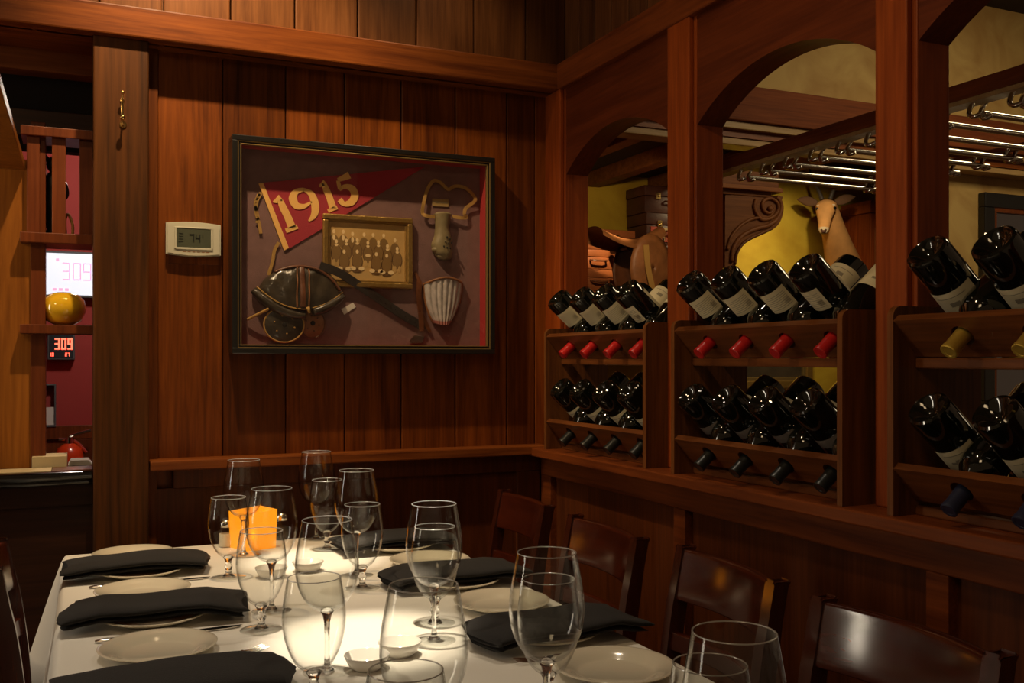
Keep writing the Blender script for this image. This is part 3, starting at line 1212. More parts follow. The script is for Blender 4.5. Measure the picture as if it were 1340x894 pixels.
b = MB()
b.grid(dome_pt, 30, 14)
b.build('crown', M['leather'], t, 180)
b = MB()   # brown ridge running over the top
pts = [dome_pt(u, v) + Vector((0, -0.004, 0)) for u, v in ((0.20, 0.93), (0.3, 0.93), (0.42, 0.92), (0.55, 0.9), (0.68, 0.84), (0.80, 0.72), (0.90, 0.52), (0.96, 0.2))]
b.tube(bezier(pts, 5), 0.0075, 8, flat=0.6)
b.build('crown_ridge', M['leather_b'], t, 180, label='brown leather ridge')
b = MB()
for u in (0.44, 0.58):
    pts = [dome_pt(u + 0.02 * v, v) + Vector((0, -0.002, 0)) for v in (0.02, 0.2, 0.4, 0.6, 0.8, 0.93)]
    b.tube(bezier(pts, 5), 0.0026, 6)
b.build('crown_seam', M['leather_t'], t, 180, label='tan seams')
b = MB()
pts = [dome_pt(0.51, v) + Vector((0, -0.002, 0)) for v in (0.02, 0.2, 0.4, 0.6, 0.8, 0.9)]
b.tube(bezier(pts, 5), 0.009, 8, flat=0.25)
b.build('crown_panel', M['leather_b'], t, 180, label='brown leather strip')
b = MB()   # padded brow and neck rolls


def roll(xs, dy, r, out):
    pts = []
    for x in xs:
        pts.append(hp(285 + x, brim_y(x) + dy, out * math.sqrt(max(0.05, 1 - (x / 175.0) ** 2))))
    return bezier(pts, 5)


pts = roll((-168, -140, -100, -60, -20, 12), 20, 0.017, 0.032)
b.tube(pts, [0.014 + 0.007 * math.sin(PI * min(1, k / (len(pts) - 1) * 0.9 + 0.12)) for k in range(len(pts))], 14, flat=0.75)
b.build('brow_roll', M['leather'], t, 180)
b = MB()
pts = roll((40, 70, 100, 130, 152), 14, 0.017, 0.034)
b.tube(pts, [0.014 + 0.007 * math.sin(PI * min(1, k / (len(pts) - 1) * 0.9 + 0.12)) for k in range(len(pts))], 14, flat=0.75)
b.build('neck_roll', M['leather'], t, 180)
b = MB()
for xs in ((-160, -110, -60, -10, 18), (36, 80, 120, 150)):
    b.tube(roll(xs, 0, 0, 0.047), 0.0022, 6)
b.tube(bezier([hp(92, 722, 0.012), hp(125, 705, 0.025), hp(165, 684, 0.036)], 6), 0.0045, 6)
b.ribbon([hp(303, 678, 0.0475), hp(310, 702, 0.0475)], [0.012, 0.006], (0, -0.002, 0), (0, 1, 0))
b.build('lacing', M['tape'], t, 180, label='tan lacing')


def ear(cx, cy, rx, rz, out, m, rimm, name, label):
    b = MB()
    o = hp(cx, cy, out)
    n = 28

    def fn(u, v):
        r = v
        return o + Vector((rx * KX * r * math.cos(2 * PI * u), -0.010 * (1 - r * r), -rz * KX * r * math.sin(2 * PI * u)))
    b.grid(lambda u, v: fn(u, max(v, 0.02)), n, 8, closed_u=True)
    ring = [o + Vector((rx * KX * math.cos(2 * PI * k / n), 0, -rz * KX * math.sin(2 * PI * k / n))) for k in range(n)]
    b.mi = 1
    b.tube(ring, 0.0028, 6, closed=True)
    b.mi = 2
    for k in range(7):
        b.mi = 2 if k == 0 else 1
        if k == 0:
            q, r = o + Vector((0, -0.0108, 0)), 0.0075
        else:
            a = k * PI / 3 + 0.3
            q, r = o + Vector((rx * KX * 0.52 * math.cos(a), -0.0085, -rz * KX * 0.52 * math.sin(a))), 0.0026
        b.ball(q, (r, 0.0015, r), 12)
    b.build(name, [m, rimm, M['void']], t, 180, label=label)


ear(222, 742, 70, 62, 0.028, M['leather'], M['tape'], 'ear_flap', None)
ear(328, 736, 46, 54, 0.012, M['leather_t'], M['leather_b'], 'ear_flap', 'brown inner ear flap')

# strap
t = thing('leather_strap', 'long dark leather strap running diagonally below the team photograph', 'strap', cp(550, 640))
b = MB()
q = [cp(352, 528) + Vector((0, -0.026, 0)), cp(420, 552) + Vector((0, -0.024, 0)), cp(500, 600) + Vector((0, -0.016, 0)), cp(580, 652) + Vector((0, -0.008, 0)),
     cp(660, 705) + Vector((0, -0.006, 0)), cp(742, 752) + Vector((0, -0.006, 0))]
b.ribbon(bezier(q, 5), 0.0265, (0, -0.003, 0), (0, 1, 0))
sub('strap_band', b, M['strap'], t)
b = MB()
for k in range(9):
    c = cp(560 + k * 18, 638 + k * 12) + Vector((0, -0.012, 0))
    b.ball(c, (0.0018, 0.001, 0.0018), 8)
sub('strap_holes', b, M['void'], t)

# nose guard
t = thing('nose_guard', 'olive rubber nose guard on a tan headband, upper right in the shadow box', 'nose guard', cp(805, 415))
nb = [(768, 345, 20), (805, 338, 34), (806, 360, 30), (803, 390, 26), (806, 420, 34), (802, 450, 42), (806, 480, 40), (812, 500, 22)]


def guard(u, v):
    i = v * (len(nb) - 2) + 1
    j = min(int(i), len(nb) - 2)
    f = i - j
    x = nb[j][0] * (1 - f) + nb[j + 1][0] * f
    y = nb[j][1] * (1 - f) + nb[j + 1][1] * f
    w = nb[j][2] * (1 - f) + nb[j + 1][2] * f
    a = PI * u
    return cp(x, y) + Vector((-w * KX * math.cos(a), -0.004 - 0.030 * math.sin(a) * (0.5 + 0.5 * min(1, w / 40)), 0))


b = MB()
b.grid(guard, 16, 26)
b.ball(cp(806, 340) + Vector((0, -0.014, 0)), (34 * KX, 0.013, 11 * KX), 16)
b.ball(cp(780, 468) + Vector((0, -0.012, 0)), (17 * KX, 0.014, 13 * KX), 16)
b.ball(cp(810, 490) + Vector((0, -0.012, 0)), (32 * KX, 0.016, 17 * KX), 16)
sub('rubber_guard', b, M['rubber'], t, 180)
b = MB()
for x, y in ((812, 425), (822, 432), (806, 442), (818, 448), (828, 445), (800, 458), (812, 463), (824, 465)):
    b.ball(cp(x, y) + Vector((0, -0.033, 0)), (3.2 * KX, 0.004, 4.2 * KX), 8)
sub('air_holes', b, M['void'], t)
b = MB()
q = [(776, 348), (745, 345), (731, 335), (733, 300), (748, 250), (768, 218), (795, 222), (822, 248), (850, 236), (885, 243), (915, 268), (920, 290), (890, 315), (882, 338), (892, 350), (868, 352), (838, 346)]
b.ribbon(bezier([cp(x, y) + Vector((0, -0.010 - 0.004 * (i % 2), 0)) for i, (x, y) in enumerate(q)], 5), 0.011, (0, -0.002, 0), (0, 1, 0))
sub('headband', b, M['tape'], t)
t = thing('caption_card', 'small tan card reading NOSE GUARD, inside the headband loop', 'card', cp(800, 294))
b = MB(); c0, c1 = cp(770, 279), cp(829, 310)
b.box(c0.x, c1.x, BY - 0.0025, BY - 0.001, c1.z, c0.z)
sub('card', b, M['cardtan'], t)
text('lettering', 'NOSE GUARD', 0.0078, M['ink'], t, (0, -0.003, 0))
t = None
b = MB()
b.prism([cp(437, 684), cp(480, 660), cp(491, 676), cp(448, 704)], (0, -0.002, 0))
place('paper_tag', b, M['cardwhite'], 'small white paper tag beside the helmet', 'tag', cp(464, 682))

# shin pad: ribbed canvas fan with a leather edge, with its belt and buckle
t = thing('shin_guard', 'ribbed white canvas shin guard edged in brown leather, lower right in the shadow box', 'shin guard', cp(806, 655))


def shin(u, v):
    x_top = 738 + 140 * u
    x_bot = 778 + 52 * u
    yt = 592 - 20 * math.sin(PI * u)
    yb = 735 + 8 * math.sin(PI * u)
    e = v ** 1.0
    x = x_top * (1 - e) + x_bot * e
    # sides bow outward
    x += (u - 0.5) * 26 * math.sin(PI * min(1, v * 0.9))
    y = yt * (1 - e) + yb * e
    bulge = 0.034 * math.sin(PI * u) ** 0.6 * (0.9 - 0.25 * v)
    rib = 0.0045 * abs(math.sin(PI * u * 7))
    return cp(x, y) + Vector((0, -0.004 - bulge - rib, 0))


b = MB()
vs = b.grid(shin, 64, 14)
for f in b.bm.faces:
    if f.calc_center_median().z < cp(0, 712).z:
        f.material_index = 1
sub('ribbed_pad', b, [M['ribs'], M['pinkrib']], t, 180)
b = MB()
edge = [shin(0, 1 - k / 8) for k in range(9)] + [shin(k / 12, 0) for k in range(1, 13)] + [shin(1, k / 8) for k in range(1, 5)]
b.tube(edge, 0.0042, 8)
sub('leather_edge', b, M['leather_t'], t, 180)
b = MB()
q = [cp(704, 548) + Vector((0, -0.003, 0)), cp(718, 585) + Vector((0, -0.010, 0)), cp(716, 640) + Vector((0, -0.012, 0)), cp(724, 700) + Vector((0, -0.010, 0)), cp(728, 765) + Vector((0, -0.010, 0))]
b.ribbon(bezier(q, 5), [0.010] * 5 + [0.017] * 16, (0, -0.003, 0), (0, 1, 0))
b.ribbon([cp(730, 700) + Vector((0, -0.006, 0)), cp(745, 740) + Vector((0, -0.006, 0)), cp(760, 768) + Vector((0, -0.006, 0))], [0.008, 0.016, 0.010], (0, -0.003, 0), (0, 1, 0))
sub('belt', b, M['leather_b'], t)
b = MB()
b.prism([cp(684, 800), cp(700, 780), cp(738, 784), cp(728, 808), cp(690, 810)], (0, -0.012, 0))
sub('buckle', b, M['steel'], t)

# ================================================================== THERMOSTAT, HOOK
tp = on_y(252.5, 314, 2.998)
t = thing('thermostat', 'ivory wall thermostat with grey display reading 74', 'thermostat', tp)
b = MB()
W2, H2 = 0.0770, 0.0500


def thermo_outline(s=1.0):
    pts = []
    for k in range(13):
        f = k / 12
        pts.append((-W2 * s + 2 * W2 * s * f, H2 * s * 0.90 + 0.0055 * math.sin(PI * f)))
    for k in range(13):
        f = k / 12
        pts.append((W2 * s - 2 * W2 * s * f, -H2 * s * 0.90 - 0.0065 * math.sin(PI * f)))
    return pts


b.prism([(x, 0, z) for x, z in thermo_outline()], (0, -0.018, 0))
b.prism([(x, -0.018, z) for x, z in thermo_outline(0.94)], (0, -0.006, 0))
b.build('housing', M['plastic'], t, 40)
b = MB()
for (xa, xb, za, zb) in ((-0.050, 0.054, 0.030, 0.034), (-0.050, 0.054, -0.032, -0.026), (-0.054, -0.048, -0.030, 0.033), (0.048, 0.054, -0.030, 0.033)):
    b.box(xa, xb, -0.027, -0.020, za, zb, 0.001)
b.build('bezel', M['plastic'], t)
b = MB(); b.box(-0.049, 0.049, -0.0255, -0.020, -0.026, 0.030)
b.build('display', M['lcd'], t)
b = MB()
segments(b, '74', -0.012, -0.008, 0.013, 0.022, 0.0028, -0.0256, 0.004)
b.box(0.024, 0.026, -0.027, -0.0256, 0.004, 0.014)
for k in range(4):
    b.box(-0.042, -0.030, -0.0265, -0.0256, -0.010 + k * 0.008, -0.009 + k * 0.008)
b.build('display_digits', M['lcdink'], t)
b = MB()
for k in range(6):
    b.box(-0.030 + k * 0.013, -0.022 + k * 0.013, -0.0245, -0.0235, -0.0390, -0.0372)
b.build('caption_marks', M['leather_t'], t)
b = MB()
b.box(tp.x - 0.075, tp.x + 0.075, 2.9965, 3.0, tp.z - 0.072, tp.z - 0.045, 0.001)
place('mounting_plate', b, M['board'], 'thin wooden plate below the thermostat', 'plate', (tp.x, 3.0, tp.z - 0.072))

hk = on_y(160, 150, 2.925)
t = thing('brass_hook', 'small brass coat hook screwed to the timber post', 'hook', hk)
b = MB()
b.lathe([(0, 0.004), (0.005, 0.003), (0.006, 0), (0, 0)], 14, Matrix.Translation((0, -0.001, 0.038)) @ Matrix.Rotation(PI / 2, 4, 'X'), cap=False)
b.box(-0.004, 0.004, -0.003, 0, -0.018, 0.045, 0.001)
b.lathe([(0, 0.003), (0.009, 0.0025), (0.010, 0), (0, 0)], 16, Matrix.Translation((0.002, -0.001, -0.028)) @ Matrix.Rotation(PI / 2, 4, 'X'), cap=False)
b.build('back_plate', M['brass'], t, 40)
b = MB()
b.tube(bezier([(0, -0.002, 0.035), (0, -0.014, 0.040), (0, -0.022, 0.050), (0, -0.026, 0.055)], 5), 0.0022, 8)
b.ball((0, -0.027, 0.056), 0.0055, 12)
b.tube(bezier([(0, -0.002, -0.020), (0, -0.014, -0.034), (0, -0.030, -0.034), (0, -0.036, -0.020)], 5), 0.0028, 8)
b.ball((0, -0.036, -0.016), 0.0075, 12)
b.build('hook_arms', M['brass'], t, 60)

# ================================================================== TABLE
TX0, TX1, TY0, TY1, TZ = -0.03, 0.89, 0.45, 2.705, 0.75
t = thing('dining_table', 'long dining table hidden under the white tablecloth', 'table', ((TX0 + TX1) / 2, (TY0 + TY1) / 2, 0))
b = MB(); b.box(-0.45, 0.45, -1.115, 1.115, 0.712, 0.745, 0.006)
b.build('tabletop', M['darkwood'], t)
for sx in (-0.36, 0.36):
    for sy in (-1.0, 1.0):
        b = MB(); b.box(sx - 0.03, sx + 0.03, sy - 0.03, sy + 0.03, 0, 0.712, 0.004)
        b.build('leg', M['darkwood'], t)


def cloth(u, v):
    """u runs round the edge, v from the centre of the top (0) to the hem (1)"""
    a0_, b0_ = (TX1 - TX0) / 2, (TY1 - TY0) / 2
    cx, cy = (TX0 + TX1) / 2, (TY0 + TY1) / 2
    per = 2 * (2 * a0_ + 2 * b0_)
    s = u * per
    rc = 0.03
    if s < 2 * a0_:
        x, y, nx, ny = -a0_ + s, b0_, 0, 1
    elif s < 2 * a0_ + 2 * b0_:
        x, y, nx, ny = a0_, b0_ - (s - 2 * a0_), 1, 0
    elif s < 4 * a0_ + 2 * b0_:
        x, y, nx, ny = a0_ - (s - 2 * a0_ - 2 * b0_), -b0_, 0, -1
    else:
        x, y, nx, ny = -a0_, -b0_ + (s - 4 * a0_ - 2 * b0_), -1, 0
    # corner blending of the outward direction
    ex = max(0.0, abs(x) - (a0_ - 0.10)) / 0.10
    ey = max(0.0, abs(y) - (b0_ - 0.10)) / 0.10
    ox_, oy_ = math.copysign(ex, x), math.copysign(ey, y)
    if nx == 0:
        oy_ = ny * 1.0
        ox_ = math.copysign(ex ** 2, x)
    else:
        ox_ = nx * 1.0
        oy_ = math.copysign(ey ** 2, y)
    l = math.hypot(ox_, oy_)
    corner = min(ex, ey)
    if v <= 0.5:
        f = v / 0.5
        return (cx + x * f, cy + y * f, TZ)
    d = (v - 0.5) / 0.5
    drop = (0.305 - 0.035 * min(1.0, max(0.0, x / a0_ + 0.5))) * d
    r = 0.012
    wave = 0.012 * math.sin(s * 9.0) * d + 0.006 * math.sin(s * 23.0 + 1) * d
    out = min(drop, r) * 0.8 + 0.035 * d ** 0.8 + wave + corner * 0.085 * d
    z = TZ - drop - 0.0 if drop > 0 else TZ
    if drop < r:
        z = TZ - drop * drop / r * 0.9
    return (cx + x + ox_ / l * out, cy + y + oy_ / l * out, z)


b = MB()
b.grid(lambda u, v: cloth(u, (0, 0.35, 0.44, 0.48, 0.495, 0.5, 0.505, 0.51, 0.52, 0.53, 0.56, 0.6, 0.66, 0.72, 0.8, 0.9, 1.0)[int(round(v * 16))]), 320, 17, closed_u=True)
bmesh.ops.remove_doubles(b.bm, verts=b.bm.verts[:], dist=0.0003)
tc_ = b.build('tablecloth', M['cloth'], None, 180)
tag(tc_, 'white linen tablecloth draped over the long table', 'tablecloth')
md = tc_.modifiers.new('thickness', 'SOLIDIFY'); md.thickness = 0.0015; md.offset = 1.0

ZT = TZ + 0.0006
# ---- plates
b = MB()
b.lathe([(0, 0.0035), (0.055, 0.0035), (0.063, 0.006), (0.068, 0.010), (0.090, 0.0175), (0.0945, 0.0185), (0.0965, 0.0175), (0.0955, 0.0155), (0.070, 0.0065), (0.058, 0.000), (0.054, 0.000), (0.053, 0.002), (0, 0.002)], 56, cap=False)
po = b.build('plate_tmp', M['plate'], None, 60)
PLATE = po.data
C.objects.unlink(po); bpy.data.objects.remove(po)


def plate(x, y, label, group):
    o = bpy.data.objects.new('plate', PLATE)
    C.objects.link(o)
    o.location = (x, y, ZT)
    tag(o, label, 'plate', group)


seat_l = ['far left place', 'middle left place', 'front left place']
seat_r = ['far right place', 'middle right place', 'near right place']
LX, RX = 0.122, 0.76
for (y, lab) in ((2.600, 'empty cream plate at the far left corner of the table'),
                 (2.180, 'empty cream plate between the far and the middle napkins on the left'),
                 (1.742, 'empty cream plate between the middle and the front napkins on the left')):
    plate(LX - 0.002, y, lab, 'empty bread plates down the left side of the table')
for (y, lab) in ((2.392, 'cream plate under the far left folded napkin'), (1.960, 'cream plate under the middle left folded napkin'),
                 (1.522, 'cream plate under the front left folded napkin')):
    plate(LX + 0.006, y, lab, 'plates under the napkins on the left side')
for (y, lab) in ((2.225, 'empty cream plate between the far and middle napkins on the right'), (1.785, 'empty cream plate between the middle and near napkins on the right'),
                 (1.335, 'empty cream plate at the near right corner of view, in front of the near napkin')):
    plate(RX + 0.012, y, lab, 'empty bread plates down the right side of the table')
for (y, lab) in ((2.445, 'cream plate under the far right folded napkin'), (2.005, 'cream plate under the middle right folded napkin'),
                 (1.560, 'cream plate under the near right folded napkin')):
    plate(RX, y, lab, 'plates under the napkins on the right side')


# ---- napkins: folded cloth, several layers, sagging over the plate rim
def napkin(x, y, rz, label, length=0.305, width=0.150, seed=0, flip=1):
    rnd = random.Random(seed)
    t = thing('napkin', label, 'napkin', (x, y, ZT + 0.0192), (0, 0, rz), 'black folded napkins')
    ph = rnd.random() * 6

    def base(xx):
        """height of the underside: rests on the rim, dips beyond it"""
        e = abs(xx) - 0.095
        return -max(0.0, e) * 0.16 + 0.002 * math.sin(xx * 30 + ph)

    def layer(z0, th, wl, y_off, ins, taper):
        nu, nv = 40, 24

        def fn(u, v):
            xx = (u - 0.5) * (length - ins)
            a = 2 * PI * v
            ee = 0.35
            cw = math.copysign(abs(math.cos(a)) ** ee, math.cos(a))
            sw = math.copysign(abs(math.sin(a)) ** 0.8, math.sin(a))
            wloc = wl * (1 + taper * (u - 0.5)) / 2
            endf = min(1.0, min(u, 1 - u) * 22 + 0.15)
            yy = y_off + cw * wloc + 0.0015 * math.sin(xx * 45 + ph * 2)
            zz = z0 + th / 2 + sw * th / 2 * endf ** 0.5 + base(xx) + 0.0012 * math.sin(yy * 60 + xx * 22 + ph)
            return (xx + flip * 0.02 * yy + (0.010 * math.sin(yy * 40 + ph) if abs(u - 0.5) > 0.45 else 0.0), yy, zz)
        bb = MB()
        vs = [[bb.bm.verts.new(fn(i / (nu - 1), j / nv)) for j in range(nv)] for i in range(nu)]
        for i in range(nu - 1):
            for j in range(nv):
                k = (j + 1) % nv
                bb.bm.faces.new((vs[i][j], vs[i + 1][j], vs[i + 1][k], vs[i][k]))
        bb.bm.faces.new(vs[0]); bb.bm.faces.new(list(reversed(vs[-1])))
        return bb
    layer(-0.001, 0.011, width * 0.95, 0.004, 0.014, 0.05).build('under_fold', M['napkin'], t, 50)
    layer(0.0095, 0.015, width, 0.0, 0.0, 0.06).build('top_fold', M['napkin'], t, 50)
    return t


napkin(0.122, 2.405, 0.03, 'black folded napkin on the far left plate', seed=1, length=0.31)
napkin(0.132, 1.965, -0.05, 'black folded napkin on the middle left plate', seed=2, length=0.325)
napkin(0.128, 1.500, -0.03, 'black folded napkin on the front left plate, cut by the bottom edge', seed=3, length=0.33)
napkin(0.755, 2.445, 0.02, 'black folded napkin on the far right plate', seed=4, flip=-1)
napkin(0.752, 2.010, -0.03, 'black folded napkin on the middle right plate', seed=5, flip=-1)
napkin(0.765, 1.540, 0.05, 'black folded napkin on the near right plate, overhanging the table edge', seed=6, flip=-1)


# ---- cutlery
def knife(x, y, rz, label):
    t = thing('table_knife', label, 'knife', (x, y, ZT), (0, 0, rz), 'table knives on the left side')
    b = MB()
    pts = [(-0.125, 0), (-0.115, 0.0065), (-0.06, 0.0060), (-0.02, 0.0040), (-0.005, 0.0038)]
    b.tube([(p[0], 0, 0.0042) for p in pts], [max(0.0035, p[1]) for p in pts], 12, flat=0.62)
    b.build('handle', M['steel'], t, 60)
    b = MB()
    out = [(-0.008, -0.004), (0.02, -0.0085), (0.10, -0.0095), (0.122, -0.004), (0.128, 0.004), (0.10, 0.0065), (0.0, 0.0045)]
    b.prism([(px, py, 0.0030) for px, py in out], (0, 0, 0.0014))
    b.build('blade', M['steel'], t)


def fork(x, y, rz, label, group=None, tilt=0.0):
    t = thing('fork', label, 'fork', (x, y, ZT), (0, -tilt, rz), group)
    b = MB()
    b.tube(bezier([(-0.10, 0, 0.004), (-0.05, 0, 0.0045), (0.0, 0, 0.008), (0.03, 0, 0.009)], 5), [0.006] * 5 + [0.0045] * 5 + [0.0032] * 6, 10, flat=0.45)
    b.build('handle', M['steel'], t, 60)
    b = MB()
    b.grid(lambda u, v: (0.03 + 0.03 * u, (v - 0.5) * (0.006 + 0.018 * min(1, u * 1.6)), 0.009 - 0.004 * math.sin(PI * u * 0.9)), 8, 5)
    for k in range(4):
        yy = -0.0098 + k * 0.0065
        b.tube([(0.058, yy, 0.0052), (0.078, yy, 0.0055), (0.098, yy, 0.0085)], [0.0018, 0.0016, 0.0010], 6)
    b.build('tines', M['steel'], t, 60)


knife(0.142, 2.292, 0.0, 'steel knife lying between the far left napkin and an empty plate')
knife(0.148, 1.850, 0.02, 'steel knife lying between the middle left napkin and an empty plate')
fork(0.185, 2.085, 0.42, 'fork whose tines show behind the middle left napkin', 'forks on the left side')
fork(0.200, 1.648, 0.42, 'fork whose tines show behind the front left napkin', 'forks on the left side')
fork(0.745, 1.437, PI - 0.05, 'fork beside the near right napkin, tines pointing left')

# ---- glasses
def revolve_shell(prof_out, prof_in, segs=48):
    b = MB()
    prof = prof_out + [(r, z) for r, z in reversed(prof_in)]
    b.lathe(prof, segs, cap=False)
    return b


def smooth_prof(pts, n=5):
    v = bezier([(p[0], p[1], 0) for p in pts], n)
    return [(max(0.0, p.x), p.y) for p in v]


def glass_parts(kind):
    if kind == 'wine':
        H, foot_r, stem_r, zb, hb = 0.243, 0.0385, 0.0038, 0.098, 0.145
        curve = [(0.0, 0.0), (0.014, 0.0015), (0.030, 0.012), (0.0435, 0.034), (0.0500, 0.062), (0.0490, 0.090), (0.0440, 0.120), (0.0395, hb)]
    else:
        H, foot_r, stem_r, zb, hb = 0.183, 0.0385, 0.0062, 0.046, 0.137
        curve = [(0.0, 0.0), (0.013, 0.0015), (0.027, 0.014), (0.038, 0.036), (0.0445, 0.062), (0.0455, 0.085), (0.0425, 0.112), (0.0385, hb)]
    outer = smooth_prof(curve)
    th = 0.0013
    inner = []
    for i, (r, z) in enumerate(outer):
        f = min(1.0, i / (len(outer) * 0.35))
        tz = 0.006 * (1 - f)
        inner.append((max(0.0, r - th * min(1, i / 3)), z + tz + (0.0 if i else 0)))
    inner[-1] = (outer[-1][0] - th, outer[-1][1])
    b = MB()
    b.lathe([(r, z + zb) for r, z in outer], 56, cap=False)
    b.lathe([(r, z + zb) for r, z in inner], 56, cap=False)
    o1 = b.build('bowl', M['glass'], None, 180)
    # rolled rim bead
    b = MB()
    rr = outer[-1][0] - th / 2
    b.tube([(rr * math.cos(2 * PI * k / 64), rr * math.sin(2 * PI * k / 64), zb + hb) for k in range(64)], 0.0008, 8, closed=True)
    o2 = b.build('rim', M['rimglass'], None, 180)
    b = MB()
    if kind == 'wine':
        sp = [(0.0, zb + 0.0055), (0.006, zb + 0.004), (0.0115, zb + 0.0005), (0.0075, zb - 0.006), (0.0048, zb - 0.018), (stem_r, zb - 0.045), (stem_r, 0.030), (0.0048, 0.014), (0.009, 0.0065), (0.0125, 0.0050), (0.0, 0.0046)]
    else:
        sp = [(0.0, zb + 0.006), (0.006, zb + 0.0045), (0.012, zb + 0.001), (0.0085, zb - 0.006), (0.0062, zb - 0.013), (0.0085, zb - 0.019), (0.0092, zb - 0.022), (0.0066, zb - 0.028), (0.0068, 0.012), (0.0105, 0.0062), (0.014, 0.0050), (0.0, 0.0046)]
    b.lathe(sp, 28, cap=False)
    o3 = b.build('stem', M['stem'], None, 180)
    b = MB()
    b.lathe([(0.0, 0.0050), (0.012, 0.0048), (0.024, 0.0028), (foot_r - 0.001, 0.0020), (foot_r, 0.0012), (foot_r - 0.001, 0.0003), (0.0, 0.0003)], 56, cap=False)
    o4 = b.build('foot', M['footglass'], None, 60)
    out = [(n, o.data) for n, o in (('bowl', o1), ('rim', o2), ('stem', o3), ('foot', o4))]
    for o in (o1, o2, o3, o4):
        C.objects.unlink(o); bpy.data.objects.remove(o)
    return out


M['rimglass'] = rim_glass()
M['footglass'] = clear_glass('foot_glass', (0.95, 0.96, 0.95), (0.60, 0.60, 0.58), 3.0, 0.07)
GL = {k: glass_parts(k) for k in ('wine', 'goblet')}


def stemglass(kind, px, t_, label):
    p = at_t(px, t_, ZT)
    nm = 'wine_glass' if kind == 'wine' else 'water_goblet'
    t = thing(nm, label, 'wine glass' if kind == 'wine' else 'water glass', p, (0, 0, random.uniform(0, 6)),
              'tall empty wine glasses' if kind == 'wine' else 'short stemmed empty water goblets')
    for n, d in GL[kind]:
        o = bpy.data.objects.new(n, d); C.objects.link(o); o.parent = t


stemglass('wine', 319, 2.46, 'tall wine glass at upper left of the table, behind the leftmost goblet')
stemglass('goblet', 299, 2.216, 'water goblet leftmost on the table, in front of the salt shaker')
stemglass('wine', 355.5, 1.92, 'tall wine glass in front of the amber candle holder')
stemglass('goblet', 342, 1.785, 'water goblet right of the middle left napkin')
stemglass('wine', 414, 2.68, 'tall wine glass farthest back, against the wall ledge')
stemglass('goblet', 428, 2.54, 'water goblet just in front of the farthest wine glass')
stemglass('wine', 466.5, 2.235, 'tall wine glass right of the farthest one, beyond the table centre')
stemglass('goblet', 474, 2.11, 'water goblet just in front of the wine glass beyond the table centre')
stemglass('wine', 428, 1.545, 'tall wine glass whose stem is seen through the front goblet')
stemglass('goblet', 411, 1.405, 'front water goblet at the lower centre, its foot cut by the bottom edge')
stemglass('wine', 568, 1.715, 'tall wine glass standing in the bright pool at the table centre')
stemglass('goblet', 569, 1.83, 'water goblet right behind the wine glass in the bright pool')
stemglass('wine', 554.5, 1.10, 'wide wine glass at the middle of the bottom edge, its foot out of frame')
stemglass('goblet', 531, 0.985, 'water goblet whose rim shows at the bottom edge before the wide wine glass')
stemglass('wine', 715.5, 1.285, 'tall wine glass in front of the near right napkin')
stemglass('goblet', 718, 1.395, 'water goblet behind the wine glass at the near right napkin')
stemglass('wine', 961, 0.909, 'wine glass rightmost of all, in front of the two near chairs')
stemglass('goblet', 929, 1.005, 'water goblet whose rim shows through the rightmost wine glass')

# ---- small bowls
b = MB()
b.lathe([(0, 0.004), (0.018, 0.004), (0.026, 0.010), (0.0345, 0.0235), (0.0362, 0.0245), (0.0368, 0.0232), (0.029, 0.008), (0.021, 0.0), (0.017, 0.0), (0.016, 0.0015), (0, 0.0015)], 40, cap=False)
bo = b.build('bowl_tmp', M['china'], None, 60)
BOWL = bo.data
C.objects.unlink(bo); bpy.data.objects.remove(bo)
for px, py, lab in ((403, 748, 'small white sauce bowl in the middle of the far half of the table'), (355, 756, 'small white sauce bowl behind the tall glass by the candle'),
                    (480, 876, 'small white sauce bowl nearest the camera, in the bright pool'), (523, 858, 'small white sauce bowl left of the wine glass in the bright pool')):
    p = on_z(px, py, ZT)
    o = bpy.data.objects.new('sauce_bowl', BOWL); C.objects.link(o); o.location = p
    if px == 480:
        p = p + Vector((0, 0, 0)); o.location = p
    tag(o, lab, 'bowl', 'small white sauce bowls')

# ---- candle holder, shakers
cpn = on_z(331, 717, ZT)
t = thing('candle_holder', 'glowing amber glass candle holder at the far end of the table', 'candle holder', cpn, (0, 0, 0.35))
b = MB()
hw_ = 0.043
o_ = [(-hw_, -hw_), (hw_, -hw_), (hw_, hw_), (-hw_, hw_)]
i_ = [(x * 0.86, y * 0.86) for x, y in o_]
for (x, y), (xi, yi), (x2, y2), (xi2, yi2) in zip(o_, i_, o_[1:] + o_[:1], i_[1:] + i_[:1]):
    bm = b.bm
    h = 0.100
    v = [bm.verts.new(q) for q in ((x, y, 0), (x2, y2, 0), (x2 * 1.06, y2 * 1.06, h + 0.06 * x2), (x * 1.06, y * 1.06, h + 0.06 * x), (xi, yi, 0.006), (xi2, yi2, 0.006), (xi2 * 1.08, yi2 * 1.08, h + 0.06 * x2), (xi * 1.08, yi * 1.08, h + 0.06 * x))]
    for q in ((0, 1, 2, 3), (5, 4, 7, 6), (3, 2, 6, 7)):
        bm.faces.new([v[k] for k in q])
b.box(-hw_, hw_, -hw_, hw_, 0.0, 0.006)
bmesh.ops.remove_doubles(b.bm, verts=b.bm.verts[:], dist=0.0001)
b.build('amber_glass', M['votive'], t)
b = MB(); b.lathe([(0, 0.0065), (0.019, 0.0065), (0.019, 0.022), (0.017, 0.0225), (0, 0.021)], 24, cap=False)
b.build('tea_candle', M['wax'], t, 40)
b = MB(); b.lathe([(0, 0.023), (0.003, 0.027), (0.0042, 0.033), (0.0028, 0.042), (0.0, 0.050)], 14, cap=False)
b.build('flame', M['flame'], t, 180)


